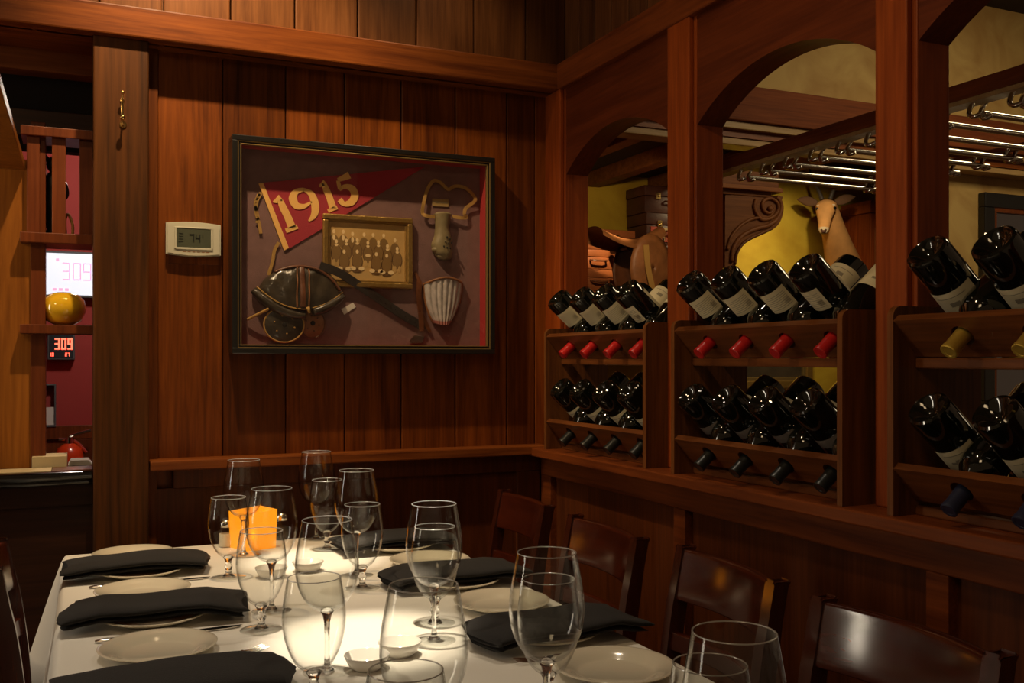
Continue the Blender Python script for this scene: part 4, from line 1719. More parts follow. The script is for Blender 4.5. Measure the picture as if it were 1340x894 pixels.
def shaker(px, py, contents, label):
    t = thing('shaker', label, 'shaker', on_z(px, py, ZT), (0, 0, 0), 'salt and pepper shakers')
    b = MB(); b.lathe([(0, 0), (0.019, 0), (0.0205, 0.003), (0.0205, 0.040), (0.0175, 0.050), (0.015, 0.056), (0, 0.056)], 28, cap=False)
    b.build('glass_body', M['glass'], t, 50)
    b = MB(); b.lathe([(0, 0.003), (0.0175, 0.003), (0.0180, 0.006), (0.0180, 0.036), (0, 0.036)], 24, cap=False)
    b.build('contents', contents, t, 40)
    b = MB(); b.lathe([(0.016, 0.054), (0.0168, 0.056), (0.0168, 0.064), (0.0125, 0.072), (0.005, 0.075), (0, 0.0755)], 28)
    b.build('metal_cap', M['chrome'], t, 40)


shaker(296, 716, M['salt'], 'salt shaker with a metal cap beside the amber candle holder')
shaker(369, 706, M['pepper'], 'pepper shaker with a metal cap right of the amber candle holder')


# ================================================================== CHAIRS
def make_chair():
    """origin on the floor under the seat centre; backrest towards local +x, sitter faces -x"""
    t = thing('dining_chair', 'x', 'chair', (0, 0, 0), group='dark mahogany dining chairs')
    b = MB()
    b.box(-0.19, 0.19, -0.185, 0.185, 0.440, 0.465, 0.008)
    b.build('seat', M['chair'], t, 40)
    b = MB()
    b.box(-0.17, 0.17, -0.165, -0.145, 0.385, 0.440); b.box(-0.17, 0.17, 0.145, 0.165, 0.385, 0.440)
    b.box(-0.17, -0.15, -0.15, 0.15, 0.385, 0.440); b.box(0.15, 0.17, -0.15, 0.15, 0.385, 0.440)
    b.build('seat_frame', M['chair'], t)
    for s in (-1, 1):
        b = MB(); b.box(-0.18, -0.145, s * 0.160 - 0.017, s * 0.160 + 0.017, 0, 0.440, 0.003)
        b.build('leg', M['chair_z'], t)
        # rear leg sweeping up into the back post
        b = MB()
        prof = [(0.21, 0.0), (0.19, 0.2), (0.178, 0.42), (0.180, 0.55), (0.196, 0.70), (0.222, 0.848), (0.224, 0.853)]
        path = bezier([(x, 0, z) for x, z in prof], 4)
        front, rear = [], []
        for k, p in enumerate(path):
            w = 0.017 if p.z < 0.75 else 0.015
            front.append((p.x - w, p.z)); rear.append((p.x + w, p.z))
        outl = front + list(reversed(rear))
        y = s * 0.168
        b.prism([(x, y - 0.0145, z) for x, z in outl], (0, 0.029, 0))
        bmesh.ops.bevel(b.bm, geom=[e for e in b.bm.edges if abs(e.verts[0].co.y - e.verts[1].co.y) < 1e-6], offset=0.0035, segments=2, affect='EDGES')
        b.build('back_post', M['chair_z'], t, 40)

    def curved(z0, z1, xa, xb, th, name, bow):
        b = MB()

        def fn(u, v):
            a = 2 * PI * v
            yy = -0.155 + 0.310 * u
            c = 1 - (yy / 0.155) ** 2
            zc, zh = (z0 + z1) / 2, (z1 - z0) / 2
            cs = math.copysign(abs(math.cos(a)) ** 0.25, math.cos(a))
            sn = math.copysign(abs(math.sin(a)) ** 0.25, math.sin(a))
            z = zc + sn * zh
            xm = xa + (xb - xa) * (z - z0) / (z1 - z0)
            return (xm + bow * c + cs * th / 2, yy, z)
        nv = 32
        vs = [[b.bm.verts.new(fn(i / 23, j / nv)) for j in range(nv)] for i in range(24)]
        for i in range(23):
            for j in range(nv):
                k = (j + 1) % nv
                b.bm.faces.new((vs[i][j], vs[i + 1][j], vs[i + 1][k], vs[i][k]))
        b.bm.faces.new(vs[0]); b.bm.faces.new(list(reversed(vs[-1])))
        b.build(name, M['chair'], t, 40)
    curved(0.748, 0.852, 0.202, 0.221, 0.020, 'top_rail', 0.026)
    curved(0.645, 0.682, 0.187, 0.192, 0.018, 'lower_rail', 0.024)
    b = MB()
    b.box(-0.165, -0.15, -0.15, 0.15, 0.20, 0.225); b.box(-0.15, 0.18, -0.168, -0.155, 0.15, 0.175); b.box(-0.15, 0.18, 0.155, 0.168, 0.15, 0.175)
    b.build('stretcher', M['chair'], t)
    return t


ch = make_chair()
spots = [(0.930, 2.515, -0.06, 'dark mahogany chair nearest the corner, on the right side of the table'),
         (0.908, 2.010, -0.05, 'second dark mahogany chair from the corner, on the right side'),
         (0.925, 1.570, -0.10, 'third dark mahogany chair from the corner, its back reflecting light beside the near napkin'),
         (0.898, 1.085, 0.00, 'dark mahogany chair nearest the camera at the lower right')]
kids = {ch.name: children(ch)}
for i, (x, y, rz, lab) in enumerate(spots):
    o = ch if i == 0 else copy_tree(ch, None, kids)
    o.location = (x, y, 0); o.rotation_euler = (0, 0, rz); o['label'] = lab
o = copy_tree(ch, None, kids)
o.location = (0.068, 2.235, 0); o.rotation_euler = (0, 0, PI + 0.03)
o['label'] = 'dark chair at the far left edge of the photo, left of the tablecloth'

# ================================================================== SERVICE OPENING ON THE LEFT
b = MB()
b.box(-1.3, 0.032, 2.98, 3.10, 0.0, 0.90)
b.box(-1.3, 0.032, 2.970, 2.98, 0.84, 0.90, 0.002)
struct('wall_left_counter', b, M['darkwood'], label='dark low wall under the service counter')
b = MB()
b.box(-1.3, 0.034, 2.935, 3.22, 0.914, 0.940, 0.008)
b.box(-1.3, 0.034, 2.955, 3.10, 0.900, 0.915, 0.004)
tag(b.build('service_counter', M['black'], None, 40), 'black lacquered counter ledge in the service opening', 'counter')
b = MB()
b.box(-1.3, -0.131, 3.10, 3.16, 0.940, 1.82)
struct('wall_left_panel', b, M['orange'], label='orange-brown veneer panel at the left edge')
b = MB()
b.box(-0.131, -0.092, 3.09, 3.16, 0.940, 1.93, 0.002)
struct('trim_15', b, M['redwood'], label='red-brown upright at the side of the service opening')
b = MB()
b.box(-1.3, -0.145, 2.12, 3.10, 1.790, 1.815, 0.002)
b.box(-1.3, -0.165, 2.14, 3.10, 1.815, 1.86)
struct('trim_16', b, M['orange'], label='underside of an overhead wooden bulkhead at the left edge')
# header boards and slats
b = MB()
b.box(-0.155, 0.04, 3.06, 3.20, 1.885, 1.912, 0.002)
struct('trim_17', b, M['redwood'], label='header of the slatted screen')
b = MB(); b.box(-1.3, 0.04, 3.20, 3.24, 1.912, 1.99, 0.002)
struct('trim_26', b, M['darkwood'])
b = MB(); b.box(-1.3, 0.04, 3.24, 3.29, 1.88, 2.2)  # black block painted to stand for the unlit gap over the slats
struct('trim_27', b, M['void'])
t = thing('wall_shelf', 'two-tier dark wooden shelf with upright slats in the service opening', 'shelf', (-0.05, 3.15, 1.322))
b = MB()
b.box(-0.106, 0.082, -0.10, 0.06, 0.258, 0.287, 0.002)
b.build('upper_board', M['redwood'], t)
b = MB(); b.box(-0.106, 0.082, -0.10, 0.06, 0.0, 0.026, 0.002)
b.build('lower_board', M['redwood'], t)
for p0_, p1_ in ((35, 52), (68, 86), (104, 121)):
    xa, xb = on_y(p0_, 240, 3.08).x + 0.05, on_y(p1_, 240, 3.08).x + 0.05
    b = MB(); b.box(xa, xb, -0.075, -0.055, 0.287, 0.563, 0.001)
    b.build('slat', M['redwood'], t)
b = MB()
b.tube([(on_y(47, 370, 3.08).x + 0.05, -0.055, 0.026), (on_y(47, 370, 3.08).x + 0.05, -0.055, 0.258)], 0.004, 10)
b.build('support_rod', M['steel'], t, 60)

gp = on_y(83.5, 425, 3.13)
b = MB()
b.lathe([(0, 0.001), (0.028, 0.001), (0.050, 0.014), (0.0625, 0.042), (0.0640, 0.056), (0.0590, 0.078), (0.042, 0.096), (0.020, 0.1025), (0, 0.104)], 40, cap=False)
o = b.build('glass_globe', M['amber'], None, 180, loc=(gp.x, 3.135, 1.349))
tag(o, 'squat yellow glass globe on the lower shelf', 'globe')
o.scale = (0.94, 0.94, 0.94)

# dark figurine standing behind the slats
fp = on_y(69, 300, 3.16)
t = thing('figurine', 'dark standing figurine with pointed ears behind the slats', 'figurine', (fp.x, 3.155, 1.610))
b = MB()
b.lathe([(0, 0), (0.020, 0), (0.022, 0.008), (0.016, 0.02), (0.020, 0.06), (0.026, 0.10), (0.018, 0.14), (0.024, 0.17), (0.014, 0.185), (0.008, 0.19)], 20)
b.tube(bezier([(-0.018, 0, 0.175), (-0.036, 0, 0.15), (-0.038, 0, 0.12), (-0.016, 0, 0.11)], 5), 0.006, 8)
b.tube(bezier([(0.018, 0, 0.175), (0.036, 0, 0.15), (0.036, 0, 0.12), (0.016, 0, 0.11)], 5), 0.006, 8)
b.build('body', M['figure'], t, 180)
b = MB()
b.ball((0, 0, 0.212), (0.017, 0.015, 0.024), 16)
b.lathe([(0.008, 0), (0.005, 0.014), (0, 0.03)], 10, Matrix.Translation((-0.011, 0, 0.222)) @ Matrix.Rotation(-0.5, 4, 'Y'))
b.lathe([(0.008, 0), (0.005, 0.014), (0, 0.03)], 10, Matrix.Translation((0.011, 0, 0.222)) @ Matrix.Rotation(0.5, 4, 'Y'))
b.build('head', M['figure'], t, 60)
b = MB()
q = on_y(93, 300, 3.17)
b.tube(bezier([(q.x - 0.014, 3.165, 1.613), (q.x - 0.016, 3.165, 1.66), (q.x - 0.008, 3.165, 1.68), (q.x + 0.004, 3.165, 1.65), (q.x + 0.004, 3.165, 1.614)], 6), 0.004, 8)
place('rope_loop', b, M['tape'], 'pale rope loop standing beside the dark figurine', 'rope', (q.x, 3.165, 1.61), 60)

# things on the counter
b = MB()
q0, q1 = on_y(43, 604, 3.12), on_y(88, 604, 3.12)
b.box(q0.x, q1.x, 3.06, 3.17, 0.9405, 0.972, 0.001)
place('cardboard_box', b, M['box'], 'low pale cardboard box on the counter ledge', 'box', ((q0.x + q1.x) / 2, 3.12, 0.9405))
q0 = on_y(68, 604, 3.05)
b = MB(); b.box(q0.x - 0.20, q0.x, 2.95, 3.05, 0.9402, 0.9425)
place('menu_card', b, M['box'], 'pale flat card lying at the left of the counter ledge', 'card', (q0.x - 0.1, 3.0, 0.9402))
b = MB(); b.box(q0.x + 0.002, 0.030, 2.95, 3.05, 0.9402, 0.9425)
place('folded_menu', b, M['leather_b'], 'maroon flat menu lying on the counter ledge beside the post', 'menu', (q0.x + 0.05, 3.0, 0.9402))
q0 = on_y(105, 604, 3.15)
b = MB()
for k in range(4):
    b.box(q0.x - 0.032 + 0.002 * k, q0.x + 0.032 - 0.003 * k, 3.10, 3.18, 0.9405 + 0.0035 * k, 0.9435 + 0.0035 * k)
place('paper_stack', b, M['paper'], 'short stack of white papers at the right end of the counter', 'paper', (q0.x, 3.14, 0.9405))

# the room behind: red wall with wainscot
b = MB()
b.box(-1.8, 1.2, 5.50, 5.6, 0.0, 2.6)
struct('wall_service_back', b, M['redwall'])
b = MB()
b.box(-1.8, 1.2, 5.47, 5.50, 0.0, 0.90)
b.box(-1.8, 1.2, 5.455, 5.47, 0.84, 0.91, 0.003)
b.box(-0.02, 0.06, 5.455, 5.47, 0.0, 0.84, 0.003)
b.box(-0.36, -0.28, 5.455, 5.47, 0.0, 0.84, 0.003)
struct('trim_18', b, M['redwood'], label='wainscot of the red wall')
b = MB(); b.box(-1.8, 1.2, 3.3, 5.6, 2.6, 2.65)
struct('ceiling_service', b, M['ceiling'])
b = MB(); b.box(1.15, 1.2, 3.15, 5.5, 0, 2.6); b.box(-1.8, -1.75, 3.15, 5.5, 0, 2.6)
struct('wall_service_side', b, M['redwall'])

# lit screen
s0, s1 = on_y(60.5, 331, 5.44), on_y(122, 387, 5.44)
t = thing('wall_screen', 'lit white screen with pink digits high on the red wall', 'screen', (s0.x + 0.20, 5.455, s1.z))
b = MB(); b.box(-0.205, 0.205, -0.02, 0.04, -0.012, s0.z - s1.z + 0.012, 0.003)
b.build('bezel', M['greyplastic'], t)
b = MB(); b.box(-0.20, 0.20, -0.024, -0.018, 0.0, s0.z - s1.z)
b.build('lit_panel', M['screen'], t)
b = MB()
segments(b, '3', -0.125, 0.075, 0.036, 0.090, 0.0065, -0.0245, 0.010)
segments(b, '09', -0.078, 0.075, 0.040, 0.090, 0.0065, -0.0245, 0.008)
b.box(-0.155, -0.14, -0.026, -0.0245, 0.170, 0.185)
for k in range(3):
    b.box(-0.17 + k * 0.028, -0.152 + k * 0.028, -0.026, -0.0245, 0.02, 0.034)
b.build('screen_digits', M['pink'], t, label='pink digits')

s0, s1 = on_y(62, 434, 5.44), on_y(98, 471, 5.44)
t = thing('digital_clock', 'dark wall clock with red digits 3:09 below the shelf', 'clock', ((s0.x + s1.x) / 2, 5.468, s1.z))
w_, h_ = (s1.x - s0.x) / 2, s0.z - s1.z
b = MB(); b.box(-w_, w_, -0.03, 0.04, 0, h_, 0.006)
b.build('case', M['greyplastic'], t)
b = MB(); b.box(-w_ + 0.008, w_ - 0.008, -0.032, -0.029, 0.010, h_ - 0.008)
b.build('face', M['clockface'], t)
b = MB()
segments(b, '3', -0.030, 0.052, 0.024, 0.058, 0.008, -0.0325, 0.006)
segments(b, '09', 0.000, 0.052, 0.024, 0.058, 0.008, -0.0325, 0.005)
segments(b, '10', -0.055, 0.018, 0.009, 0.018, 0.003, -0.0325, 0.003)
segments(b, '27', 0.018, 0.018, 0.009, 0.018, 0.003, -0.0325, 0.003)
b.build('red_digits', M['redled'], t, label='red digits')

# fire extinguisher, holder on the wall
ex = on_y(91, 580, 5.38)
t = thing('fire_extinguisher', 'red fire extinguisher with a silver handle behind the counter', 'fire extinguisher', (ex.x, 5.38, ex.z - 0.40))
b = MB(); b.lathe([(0, 0), (0.060, 0), (0.065, 0.01), (0.065, 0.34), (0.055, 0.375), (0.03, 0.395), (0.018, 0.40), (0, 0.40)], 28, cap=False)
b.build('cylinder', M['extred'], t, 40)
b = MB()
b.lathe([(0, 0.40), (0.022, 0.40), (0.022, 0.43), (0, 0.43)], 16, cap=False)
b.tube([(0.0, 0, 0.435), (0.05, 0, 0.450), (0.10, 0, 0.462)], 0.008, 8)
b.tube([(0.0, 0, 0.425), (0.04, 0, 0.40), (0.08, 0, 0.35)], 0.009, 8)
b.tube([(0.0, 0, 0.42), (-0.05, 0, 0.42)], 0.008, 8)
b.build('valve_handle', M['steel'], t, 40, label='silver handle')
b = MB(); b.box(-0.03, 0.03, 0.055, 0.075, 0.20, 0.28)
b.build('wall_bracket', M['steel'], t)
h0, h1 = on_y(61, 503, 5.44), on_y(71, 559, 5.44)
t = thing('paper_holder', 'narrow dark metal holder on the red wall beside the upright', 'holder', ((h0.x + h1.x) / 2, 5.47, h1.z))
b = MB(); frame_ring(b, -0.03, 0.025, 0, h0.z - h1.z, 0.008, -0.02, 0.03)
b.build('frame', M['greyplastic'], t)
b = MB(); b.box(-0.024, 0.02, -0.012, -0.004, 0.01, 0.10)
b.build('papers', M['paper'], t)

# ================================================================== THE NEXT ROOM THROUGH THE ARCHES
FY = 5.45
b = MB(); b.box(1.6, 9.2, FY, FY + 0.1, 0, 3.2)
struct('wall_next_back', b, M['yellow'], label='mottled yellow plaster wall of the next room')
b = MB(); b.box(1.6, 9.2, 4.02, 4.10, 2.60, 3.3)
struct('wall_next_header', b, M['ochre'], label='ochre plaster above the header beam')
b = MB(); b.box(1.6, 9.2, 3.92, 4.10, 2.432, 2.61, 0.006)
struct('trim_19', b, M['header'], label='brown header beam of the next room')
b = MB()
b.box(1.6, 9.2, 3.94, 4.09, 2.395, 2.432, 0.004)
b.box(1.6, 9.2, 3.98, 4.09, 2.325, 2.360, 0.004)
struct('trim_20', b, M['lighttrim'], label='pale mouldings under the header beam')
b = MB(); b.box(1.6, 9.2, 3.97, 4.09, 2.360, 2.395)
struct('trim_21', b, M['wood_x'])
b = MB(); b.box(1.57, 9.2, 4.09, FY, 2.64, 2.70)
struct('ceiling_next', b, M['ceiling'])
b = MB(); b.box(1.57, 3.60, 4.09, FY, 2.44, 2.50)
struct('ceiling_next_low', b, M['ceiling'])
b = MB()
for x in (2.05, 2.5, 2.95, 3.4):
    b.box(x, x + 0.09, 4.09, FY, 2.35, 2.44, 0.004)
for x in (3.9, 4.4):
    b.box(x, x + 0.10, 4.09, FY, 2.54, 2.64, 0.004)
struct('trim_22', b, M['carved'], label='dark ceiling joists of the next room')
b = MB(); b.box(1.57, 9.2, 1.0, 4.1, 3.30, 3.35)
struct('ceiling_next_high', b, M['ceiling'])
b = MB(); b.box(1.57, 9.2, FY - 0.02, FY, 2.02, 2.08, 0.003)
b2 = b
o = b.bm
bm_ = None
# picture rail only on the left part, behind the luggage
for v in b.bm.verts:
    if v.co.x > 3:
        v.co.x = 3.20
struct('trim_23', b, M['darkwood'], label='dark rail on the wall behind the luggage')

# luggage shelf
t = thing('luggage_shelf', 'wooden wall shelf carrying the old suitcases', 'shelf', (2.80, 5.1, 1.36))
b = MB(); b.box(-0.45, 0.68, -0.35, 0.34, 0.0, 0.035, 0.004)
b.build('board', M['wood_x'], t)
for x in (-0.35, 0.55):
    b = MB(); b.prism([(x, 0.34, 0), (x, -0.25, 0), (x, 0.34, -0.07)], (0.03, 0, 0))
    b.build('bracket', M['wood_x'], t)


def suitcase(name, x, y, z, w, d, h, mat, label, seed, stickers=0, group=None):
    rnd = random.Random(seed)
    t = thing(name, label, 'suitcase', (x, y, z), (0, 0, rnd.uniform(-0.05, 0.05)), group)
    b = MB(); b.box(-w / 2, w / 2, -d / 2, d / 2, 0.0, h * 0.62, 0.006)
    b.build('case_body', mat, t, 40)
    b = MB(); b.box(-w / 2 - 0.002, w / 2 + 0.002, -d / 2 - 0.002, d / 2 + 0.002, h * 0.63, h, 0.006)
    b.build('lid', mat, t, 40)
    for sx in (-0.26, 0.26):
        b = MB(); b.box(sx * w - 0.018, sx * w + 0.018, -d / 2 - 0.010, -d / 2 - 0.001, h * 0.50, h * 0.76, 0.002)
        b.ball((sx * w, -d / 2 - 0.011, h * 0.63), (0.009, 0.004, 0.009), 10)
        b.build('latch', M['brass'], t)
    b = MB(); b.tube(bezier([(-0.05, -d / 2 - 0.004, h * 0.45), (-0.04, -d / 2 - 0.03, h * 0.42), (0.04, -d / 2 - 0.03, h * 0.42), (0.05, -d / 2 - 0.004, h * 0.45)], 4), 0.006, 8)
    b.build('handle', M['leather_b'], t, 60)
    for k in range(stickers):
        sx, sz = rnd.uniform(-0.40, 0.30) * w, rnd.uniform(0.25, 0.48) * h
        b = MB(); b.box(sx - 0.035, sx + 0.035, -d / 2 - 0.0045, -d / 2 - 0.0035, sz - 0.03, sz + 0.035)
        b.build('sticker', M['stick_r'] if k % 2 else M['stick_y'], t)


z = 1.396
for k in range(5):
    h = (0.13, 0.12, 0.125, 0.115, 0.12)[k]
    suitcase('suitcase', 2.75 + 0.01 * (k % 2), 5.16, z, 0.52, 0.40, h, M['case'],
             'tan leather suitcase, %s of the five stacked on the left' % ('lowest', 'second from the bottom', 'middle one', 'second from the top', 'topmost')[k], k, 0,
             'tan suitcases stacked on the left')
    z += h + 0.001
z = 1.396
for k in range(5):
    h = (0.16, 0.19, 0.22, 0.20, 0.17)[k]
    suitcase('trunk', 3.42 + 0.008 * (k % 2), 5.31, z, 0.40, 0.22, h, M['case_dk'],
             'dark stickered travel trunk, %s of the five stacked on the right' % ('lowest', 'second from the bottom', 'middle one', 'second from the top', 'topmost')[k], 20 + k, 6,
             'dark trunks with travel stickers')
    z += h + 0.001

# saddle hung in front of the luggage
sp_ = on_y(824, 312, 4.72)
t = thing('riding_saddle', 'brown leather riding saddle hanging in front of the suitcases', 'saddle', sp_)
t.scale = (1.3, 1.3, 1.3)
b = MB()


def seat(u, v):
    x = -0.19 + 0.34 * u
    ridge = 0.045 * (1 - math.sin(PI * min(1, max(0, u * 0.95)))) + 0.075 * max(0, u - 0.65)
    a = (v - 0.5) * PI * 1.02
    w = 0.055 + 0.05 * (1 - u)
    return (x, -w * math.sin(a), ridge + 0.045 * math.cos(a) - 0.05)


b.grid(seat, 20, 14)
b.build('seat', M['leather_t'], t, 180)
for s in (-1, 1):
    b = MB()
    n = 20

    def flap(u, v, s=s):
        a = 2 * PI * u
        cx, cz = 0.050, -0.135
        x = cx + 0.105 * v * math.cos(a) + 0.012
        zz = cz + 0.150 * v * math.sin(a)
        return (x, s * (0.095 - 0.02 * v * v) , zz)
    b.grid(lambda u, v: flap(u, max(0.03, v)), n, 6, closed_u=True)
    o = b.build('flap', M['leather_b'] if s > 0 else M['leather_t'], t, 180)
    md = o.modifiers.new('thickness', 'SOLIDIFY'); md.thickness = 0.006
b = MB()
b.ribbon(bezier([(0.01, -0.118, -0.04), (0.02, -0.12, -0.14), (0.045, -0.12, -0.24), (0.055, -0.12, -0.33)], 5), 0.026, (0, 0.004, 0), (0, 1, 0))
b.build('stirrup_strap', M['tape'], t)
b = MB()
b.tube([(0.055 + 0.035 * math.cos(a), -0.118, -0.365 + 0.04 * math.sin(a)) for a in [k * PI / 8 for k in range(16)]], 0.005, 6, closed=True)
b.build('stirrup', M['steel'], t, 60)
b = MB(); b.tube([(0.0, 0.0, -0.04), (0.0, 0.15, -0.04)], 0.015, 10); b.build('hanging_peg', M['darkwood'], t)

# pillar with carved scroll bracket
PY = 4.05
b = MB(); b.box(2.70, 2.945, PY, PY + 0.08, 0.0, 2.33, 0.004)
struct('trim_24', b, M['wood_z'], label='wide wooden pillar carrying the carved bracket')
cx0 = on_y(947, 300, PY).x
t = thing('scroll_bracket', 'carved wooden scroll bracket under a moulded cap, seen through the middle arch', 'bracket', (cx0, PY + 0.02, on_y(985, 250, PY).z))
b = MB()
b.box(-0.12, 0.325, -0.05, 0.14, 0.015, 0.095, 0.004)
b.box(-0.12, 0.34, -0.065, 0.14, -0.005, 0.018, 0.004)
b.box(-0.12, 0.29, -0.035, 0.14, -0.030, -0.005, 0.004)
b.build('moulded_cap', M['carved'], t)


def sq(px_, py_):
    """pixel of the 6.38x crop (origin 940,230) on the bracket plane, local"""
    p = on_y(940 + px_ / 6.38, 230 + py_ / 6.38, PY)
    return Vector((p.x - cx0, 0, p.z - t.location.z))


outline = [(48, 165), (490, 170), (520, 205), (535, 260), (530, 320), (505, 390), (460, 440), (390, 480), (300, 520), (220, 565), (165, 620), (138, 690), (130, 760), (45, 760)]
b = MB()
b.prism([(p.x, -0.03, p.z) for p in bezier([sq(*q) for q in outline], 3)], (0, 0.13, 0))
b.build('bracket_body', M['carved'], t, 35)
b = MB()


def raised(pts, r):
    b.tube([p + Vector((0, -0.033, 0)) for p in bezier([sq(*q) for q in pts], 6)], r, 8)


raised([(300, 200), (285, 260), (305, 320), (350, 370), (430, 355), (480, 300), (480, 235), (430, 195), (375, 205), (350, 250), (370, 300), (415, 315), (440, 280), (420, 255)], 0.010)
raised([(60, 620), (90, 520), (160, 430), (240, 375), (330, 350)], 0.009)
raised([(95, 720), (110, 610), (180, 510), (290, 450), (400, 420), (470, 370), (505, 300), (505, 230), (470, 180)], 0.012)
raised([(125, 740), (145, 640), (220, 545), (330, 490), (440, 440)], 0.008)
b.ball(sq(415, 280) + Vector((0, -0.035, 0)), (0.016, 0.012, 0.016), 14)
b.build('scroll_carving', M['carved'], t, 180)

# stemware rack
HX = 2.20
t = thing('stemware_rack', 'overhead stemware rack of chrome rods on a wooden rail in the next room', 'rack', (HX, 2.0, 1.93))
b = MB(); b.box(-0.030, 0.030, -1.2, 1.08, 0.020, 0.065, 0.003)
b.build('front_rail', M['wood_y'], t)
b = MB(); b.box(-0.026, 0.026, -1.2, 1.08, 0.008, 0.020)
b.build('rail_underside', M['lighttrim'], t)
b = MB(); b.box(0.590, 0.640, -1.2, 1.08, 0.010, 0.024, 0.002)
b.build('rear_rail', M['wood_y'], t)
for k in range(15):
    y = 2.86 - 0.125 * k - 2.0
    b = MB()
    b.tube([(0.012, y, -0.022), (0.63, y, -0.022)], 0.0085, 12)
    r_ = b.build('rod', M['chrome'], t, 60)
    for hx in (-0.012, 0.03, 0.585, 0.625):
        b = MB()
        pts = [(hx, y + 0.025 * math.sin(a), -0.006 + 0.027 * math.cos(a)) for a in [(-0.15 + 1.35 * j / 10) * PI for j in range(11)]]
        pts = [(hx + 0.010 * math.sin(j * 0.6), p[1], p[2]) for j, p in enumerate(pts)]
        b.tube(pts, 0.0064, 8)
        b.build('hook', M['chrome'], r_, 60)
b = MB(); b.box(HX + 0.0, HX + 0.055, 3.08, 3.15, 0.0, 3.30)
struct('trim_25', b, M['wood_z'], label='slim post holding the stemware rack')

# mounted antelope head
ah = on_y(1081, 277, 5.14)
t = thing('antelope_head', 'mounted fawn antelope head with ringed horns on the yellow wall', 'mounted head', ah, (0, 0, math.radians(-42)))
HEADW = 1.18
# one continuous skin: neck, head, muzzle (swept rings)
rings = [((0.150, 0.500, -0.500), 0.165, 0.15), ((0.140, 0.430, -0.430), 0.135, 0.13), ((0.118, 0.340, -0.340), 0.108, 0.105), ((0.085, 0.245, -0.230), 0.086, 0.085),
         ((0.050, 0.160, -0.115), 0.070, 0.072), ((0.020, 0.090, -0.010), 0.062, 0.068), ((0.004, 0.035, 0.038), 0.058, 0.058), ((-0.001, -0.015, 0.036), 0.060, 0.052), ((-0.005, -0.050, 0.000), 0.054, 0.050),
         ((-0.009, -0.078, -0.048), 0.041, 0.043), ((-0.012, -0.098, -0.095), 0.033, 0.035), ((-0.015, -0.112, -0.132), 0.030, 0.030), ((-0.016, -0.120, -0.155), 0.023, 0.023), ((-0.016, -0.124, -0.168), 0.009, 0.009)]
b = MB()
prev = None
P = [Vector(r[0]) for r in rings]
vr = []
for i, (c, rx, rz) in enumerate(rings):
    tdir = (P[min(i + 1, len(P) - 1)] - P[max(i - 1, 0)]).normalized()
    side = tdir.cross(Vector((0, -1, 0.6))).normalized()
    side = Vector((1, 0, 0)) - tdir * tdir.x
    side.normalize()
    up_ = tdir.cross(side).normalized()
    vr.append([b.bm.verts.new(P[i] + side * rx * HEADW * math.cos(2 * PI * k / 24) + up_ * rz * math.sin(2 * PI * k / 24)) for k in range(24)])
for a_, c_ in zip(vr, vr[1:]):
    for k in range(24):
        l = (k + 1) % 24
        b.bm.faces.new((a_[k], a_[l], c_[l], c_[k]))
b.bm.faces.new(vr[0]); b.bm.faces.new(list(reversed(vr[-1])))
for f in b.bm.faces:
    c = f.calc_center_median()
    if c.z < -0.120 and c.y < -0.06:
        f.material_index = 1
o = b.build('head_and_neck', [M['fawn'], M['fawn_pale']], t, 180)
sm = o.modifiers.new('smooth', 'SUBSURF'); sm.levels = 1; sm.render_levels = 2
b = MB()
for s in (-1, 1):
    b.ball((-0.002 + s * 0.056, -0.060, 0.012), (0.013, 0.012, 0.012), 14)
b.build('eyes', M['eye'], t, 180)
b = MB()
for s in (-1, 1):
    b.ball((-0.002 + s * 0.046, -0.052, 0.034), (0.017, 0.012, 0.008), 12)
b.build('brow_patches', M['fawn_pale'], t, 180)
b = MB()
for s in (-1, 1):
    b.ball((-0.015 + s * 0.013, -0.143, -0.140), (0.007, 0.005, 0.005), 10)
b.ball((-0.016, -0.143, -0.152), (0.017, 0.010, 0.010), 12)
b.build('nose', M['fawn_dark'], t, 180)
for s in (-1, 1):
    b = MB()
    base_ = Vector((s * 0.055, 0.035, 0.070))
    tip_ = Vector((s * 0.190, 0.030, 0.098))

    def earf(u, v, s=s):
        p = base_.lerp(tip_, u)
        w = 0.034 * math.sin(PI * min(1, 0.12 + u * 0.88)) ** 0.8
        a = (v - 0.5) * PI
        return p + Vector((0, 0.020 * (1 - math.cos(a)) * 0.6, w * math.sin(a)))
    b.grid(earf, 14, 9)
    o = b.build('ear', M['earbrown'], t, 180)
    md = o.modifiers.new('thickness', 'SOLIDIFY'); md.thickness = 0.004
    b = MB()
    pts = bezier([(s * 0.026, 0.02, 0.085), (s * 0.045, 0.03, 0.14), (s * 0.078, 0.06, 0.21), (s * 0.105, 0.10, 0.29), (s * 0.100, 0.12, 0.38)], 8)
    rad = [(0.016 * (1 - 0.75 * i / (len(pts) - 1))) * (1.12 if i % 2 else 0.92) for i in range(len(pts))]
    b.tube(pts, rad, 12)
    b.build('horn', M['horn'], t, 180)
b = MB(); b.lathe([(0, 0), (0.19, 0), (0.185, 0.018), (0, 0.018)], 32, Matrix.Translation(Matrix.Rotation(math.radians(42), 3, 'Z') @ Vector((0.46, FY - ah.y - 0.001, -0.48))) @ Matrix.Rotation(math.radians(42), 4, 'Z') @ Matrix.Rotation(PI / 2, 4, 'X') @ Matrix.Diagonal((1, 1.2, 1, 1)), cap=False)
b.build('wooden_plaque', M['darkwood'], t, 40)

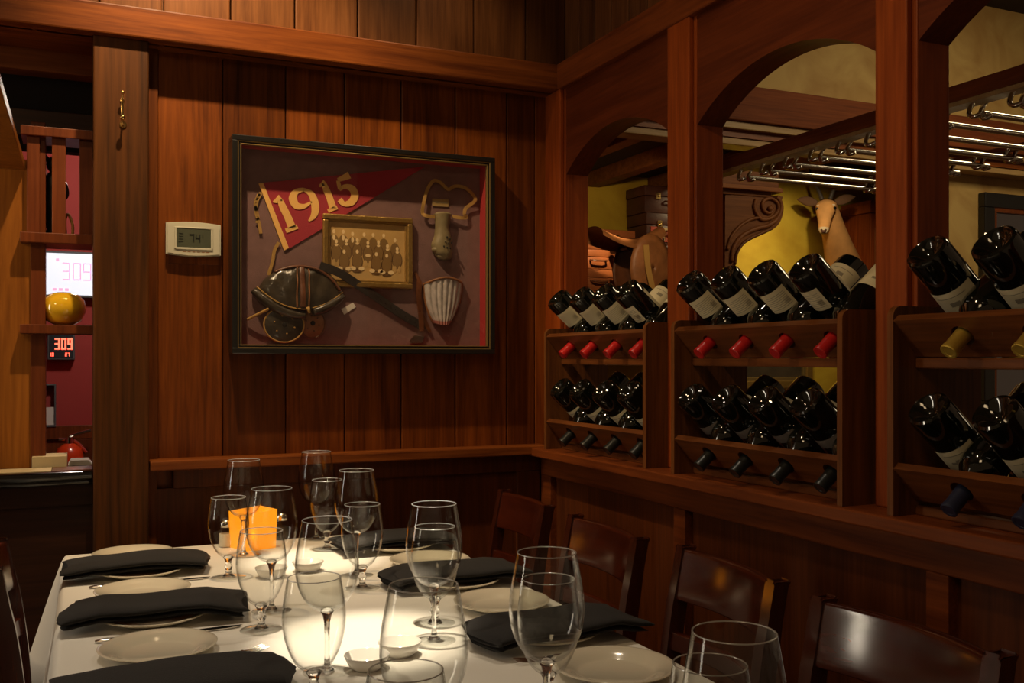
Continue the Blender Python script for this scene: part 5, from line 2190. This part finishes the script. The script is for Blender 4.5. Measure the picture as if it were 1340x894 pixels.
# tall cabinet with orange door
k0 = on_y(1112, 300, 5.15).x
t = thing('tall_cabinet', 'tall red-brown cabinet with a brass latch right of the antelope head', 'cabinet', (k0 + 0.44, 5.15, 0))
b = MB(); b.box(-0.25, 0.25, 0.0, 0.29, 0, 2.36, 0.004); b.box(-0.27, 0.27, -0.02, 0.29, 2.27, 2.33, 0.004)
b.build('carcass', M['wood_z'], t)
b = MB(); b.box(-0.22, 0.22, -0.02, -0.001, 0.9, 2.16, 0.004); b.box(-0.22, 0.22, -0.02, -0.001, 0.1, 0.88, 0.004)
frame_ring(b, -0.22, 0.22, 0.9, 2.16, 0.06, -0.028, -0.02)
dr = b.build('door', M['cabinet'], t)
b = MB(); b.box(-0.135, -0.10, -0.045, -0.028, 2.05, 2.12, 0.003); b.box(-0.09, -0.065, -0.045, -0.028, 2.05, 2.12, 0.003); b.tube([(-0.13, -0.05, 2.085), (-0.07, -0.05, 2.085)], 0.007, 8)
b.build('latch', M['brass'], dr)


def picture(name, label, cat, x0, x1, z0, z1, w1, m1, w2, m2, mc, y=FY, glassname='canvas'):
    t = thing(name, label, cat, ((x0 + x1) / 2, y - 0.001, z0))
    hx, hz = (x1 - x0) / 2, z1 - z0
    b = MB(); frame_ring(b, -hx, hx, 0, hz, w1, -0.05, 0.0, 0.006)
    b.build('outer_frame', m1, t)
    b = MB(); frame_ring(b, -hx + w1 * 0.9, hx - w1 * 0.9, w1 * 0.9, hz - w1 * 0.9, w2, -0.04, 0.0, 0.004)
    b.build('inner_frame', m2, t)
    b = MB(); b.box(-hx + w1, hx - w1, -0.02, 0.0, w1, hz - w1)
    b.build(glassname, mc, t)


a_, c_ = on_y(965, 440, FY - 0.05), on_y(1064, 508, FY - 0.05)
picture('gilt_painting', 'small gilt framed painting seen below the bottles of the middle rack', 'painting', a_.x, c_.x, c_.z, a_.z, 0.055, M['frame_gold'], 0.03, M['gold_line'], M['canvas'])
b = MB(); b.box(4.40, 9.2, 4.10, 4.20, 0, 2.44)
struct('wall_next_partition', b, M['ochre'], label='ochre plaster wall carrying the mirror')
a_, c_ = on_y(1289, 251, 4.05), on_y(1500, 537, 4.05)
picture('wall_mirror', 'large black framed mirror on the far yellow wall at the right edge', 'mirror', a_.x, a_.x + 0.95, c_.z, a_.z, 0.085, M['frame_black'], 0.035, M['redwood'], M['mirror'], y=4.10, glassname='mirror_glass')

bpy.context.view_layer.update()
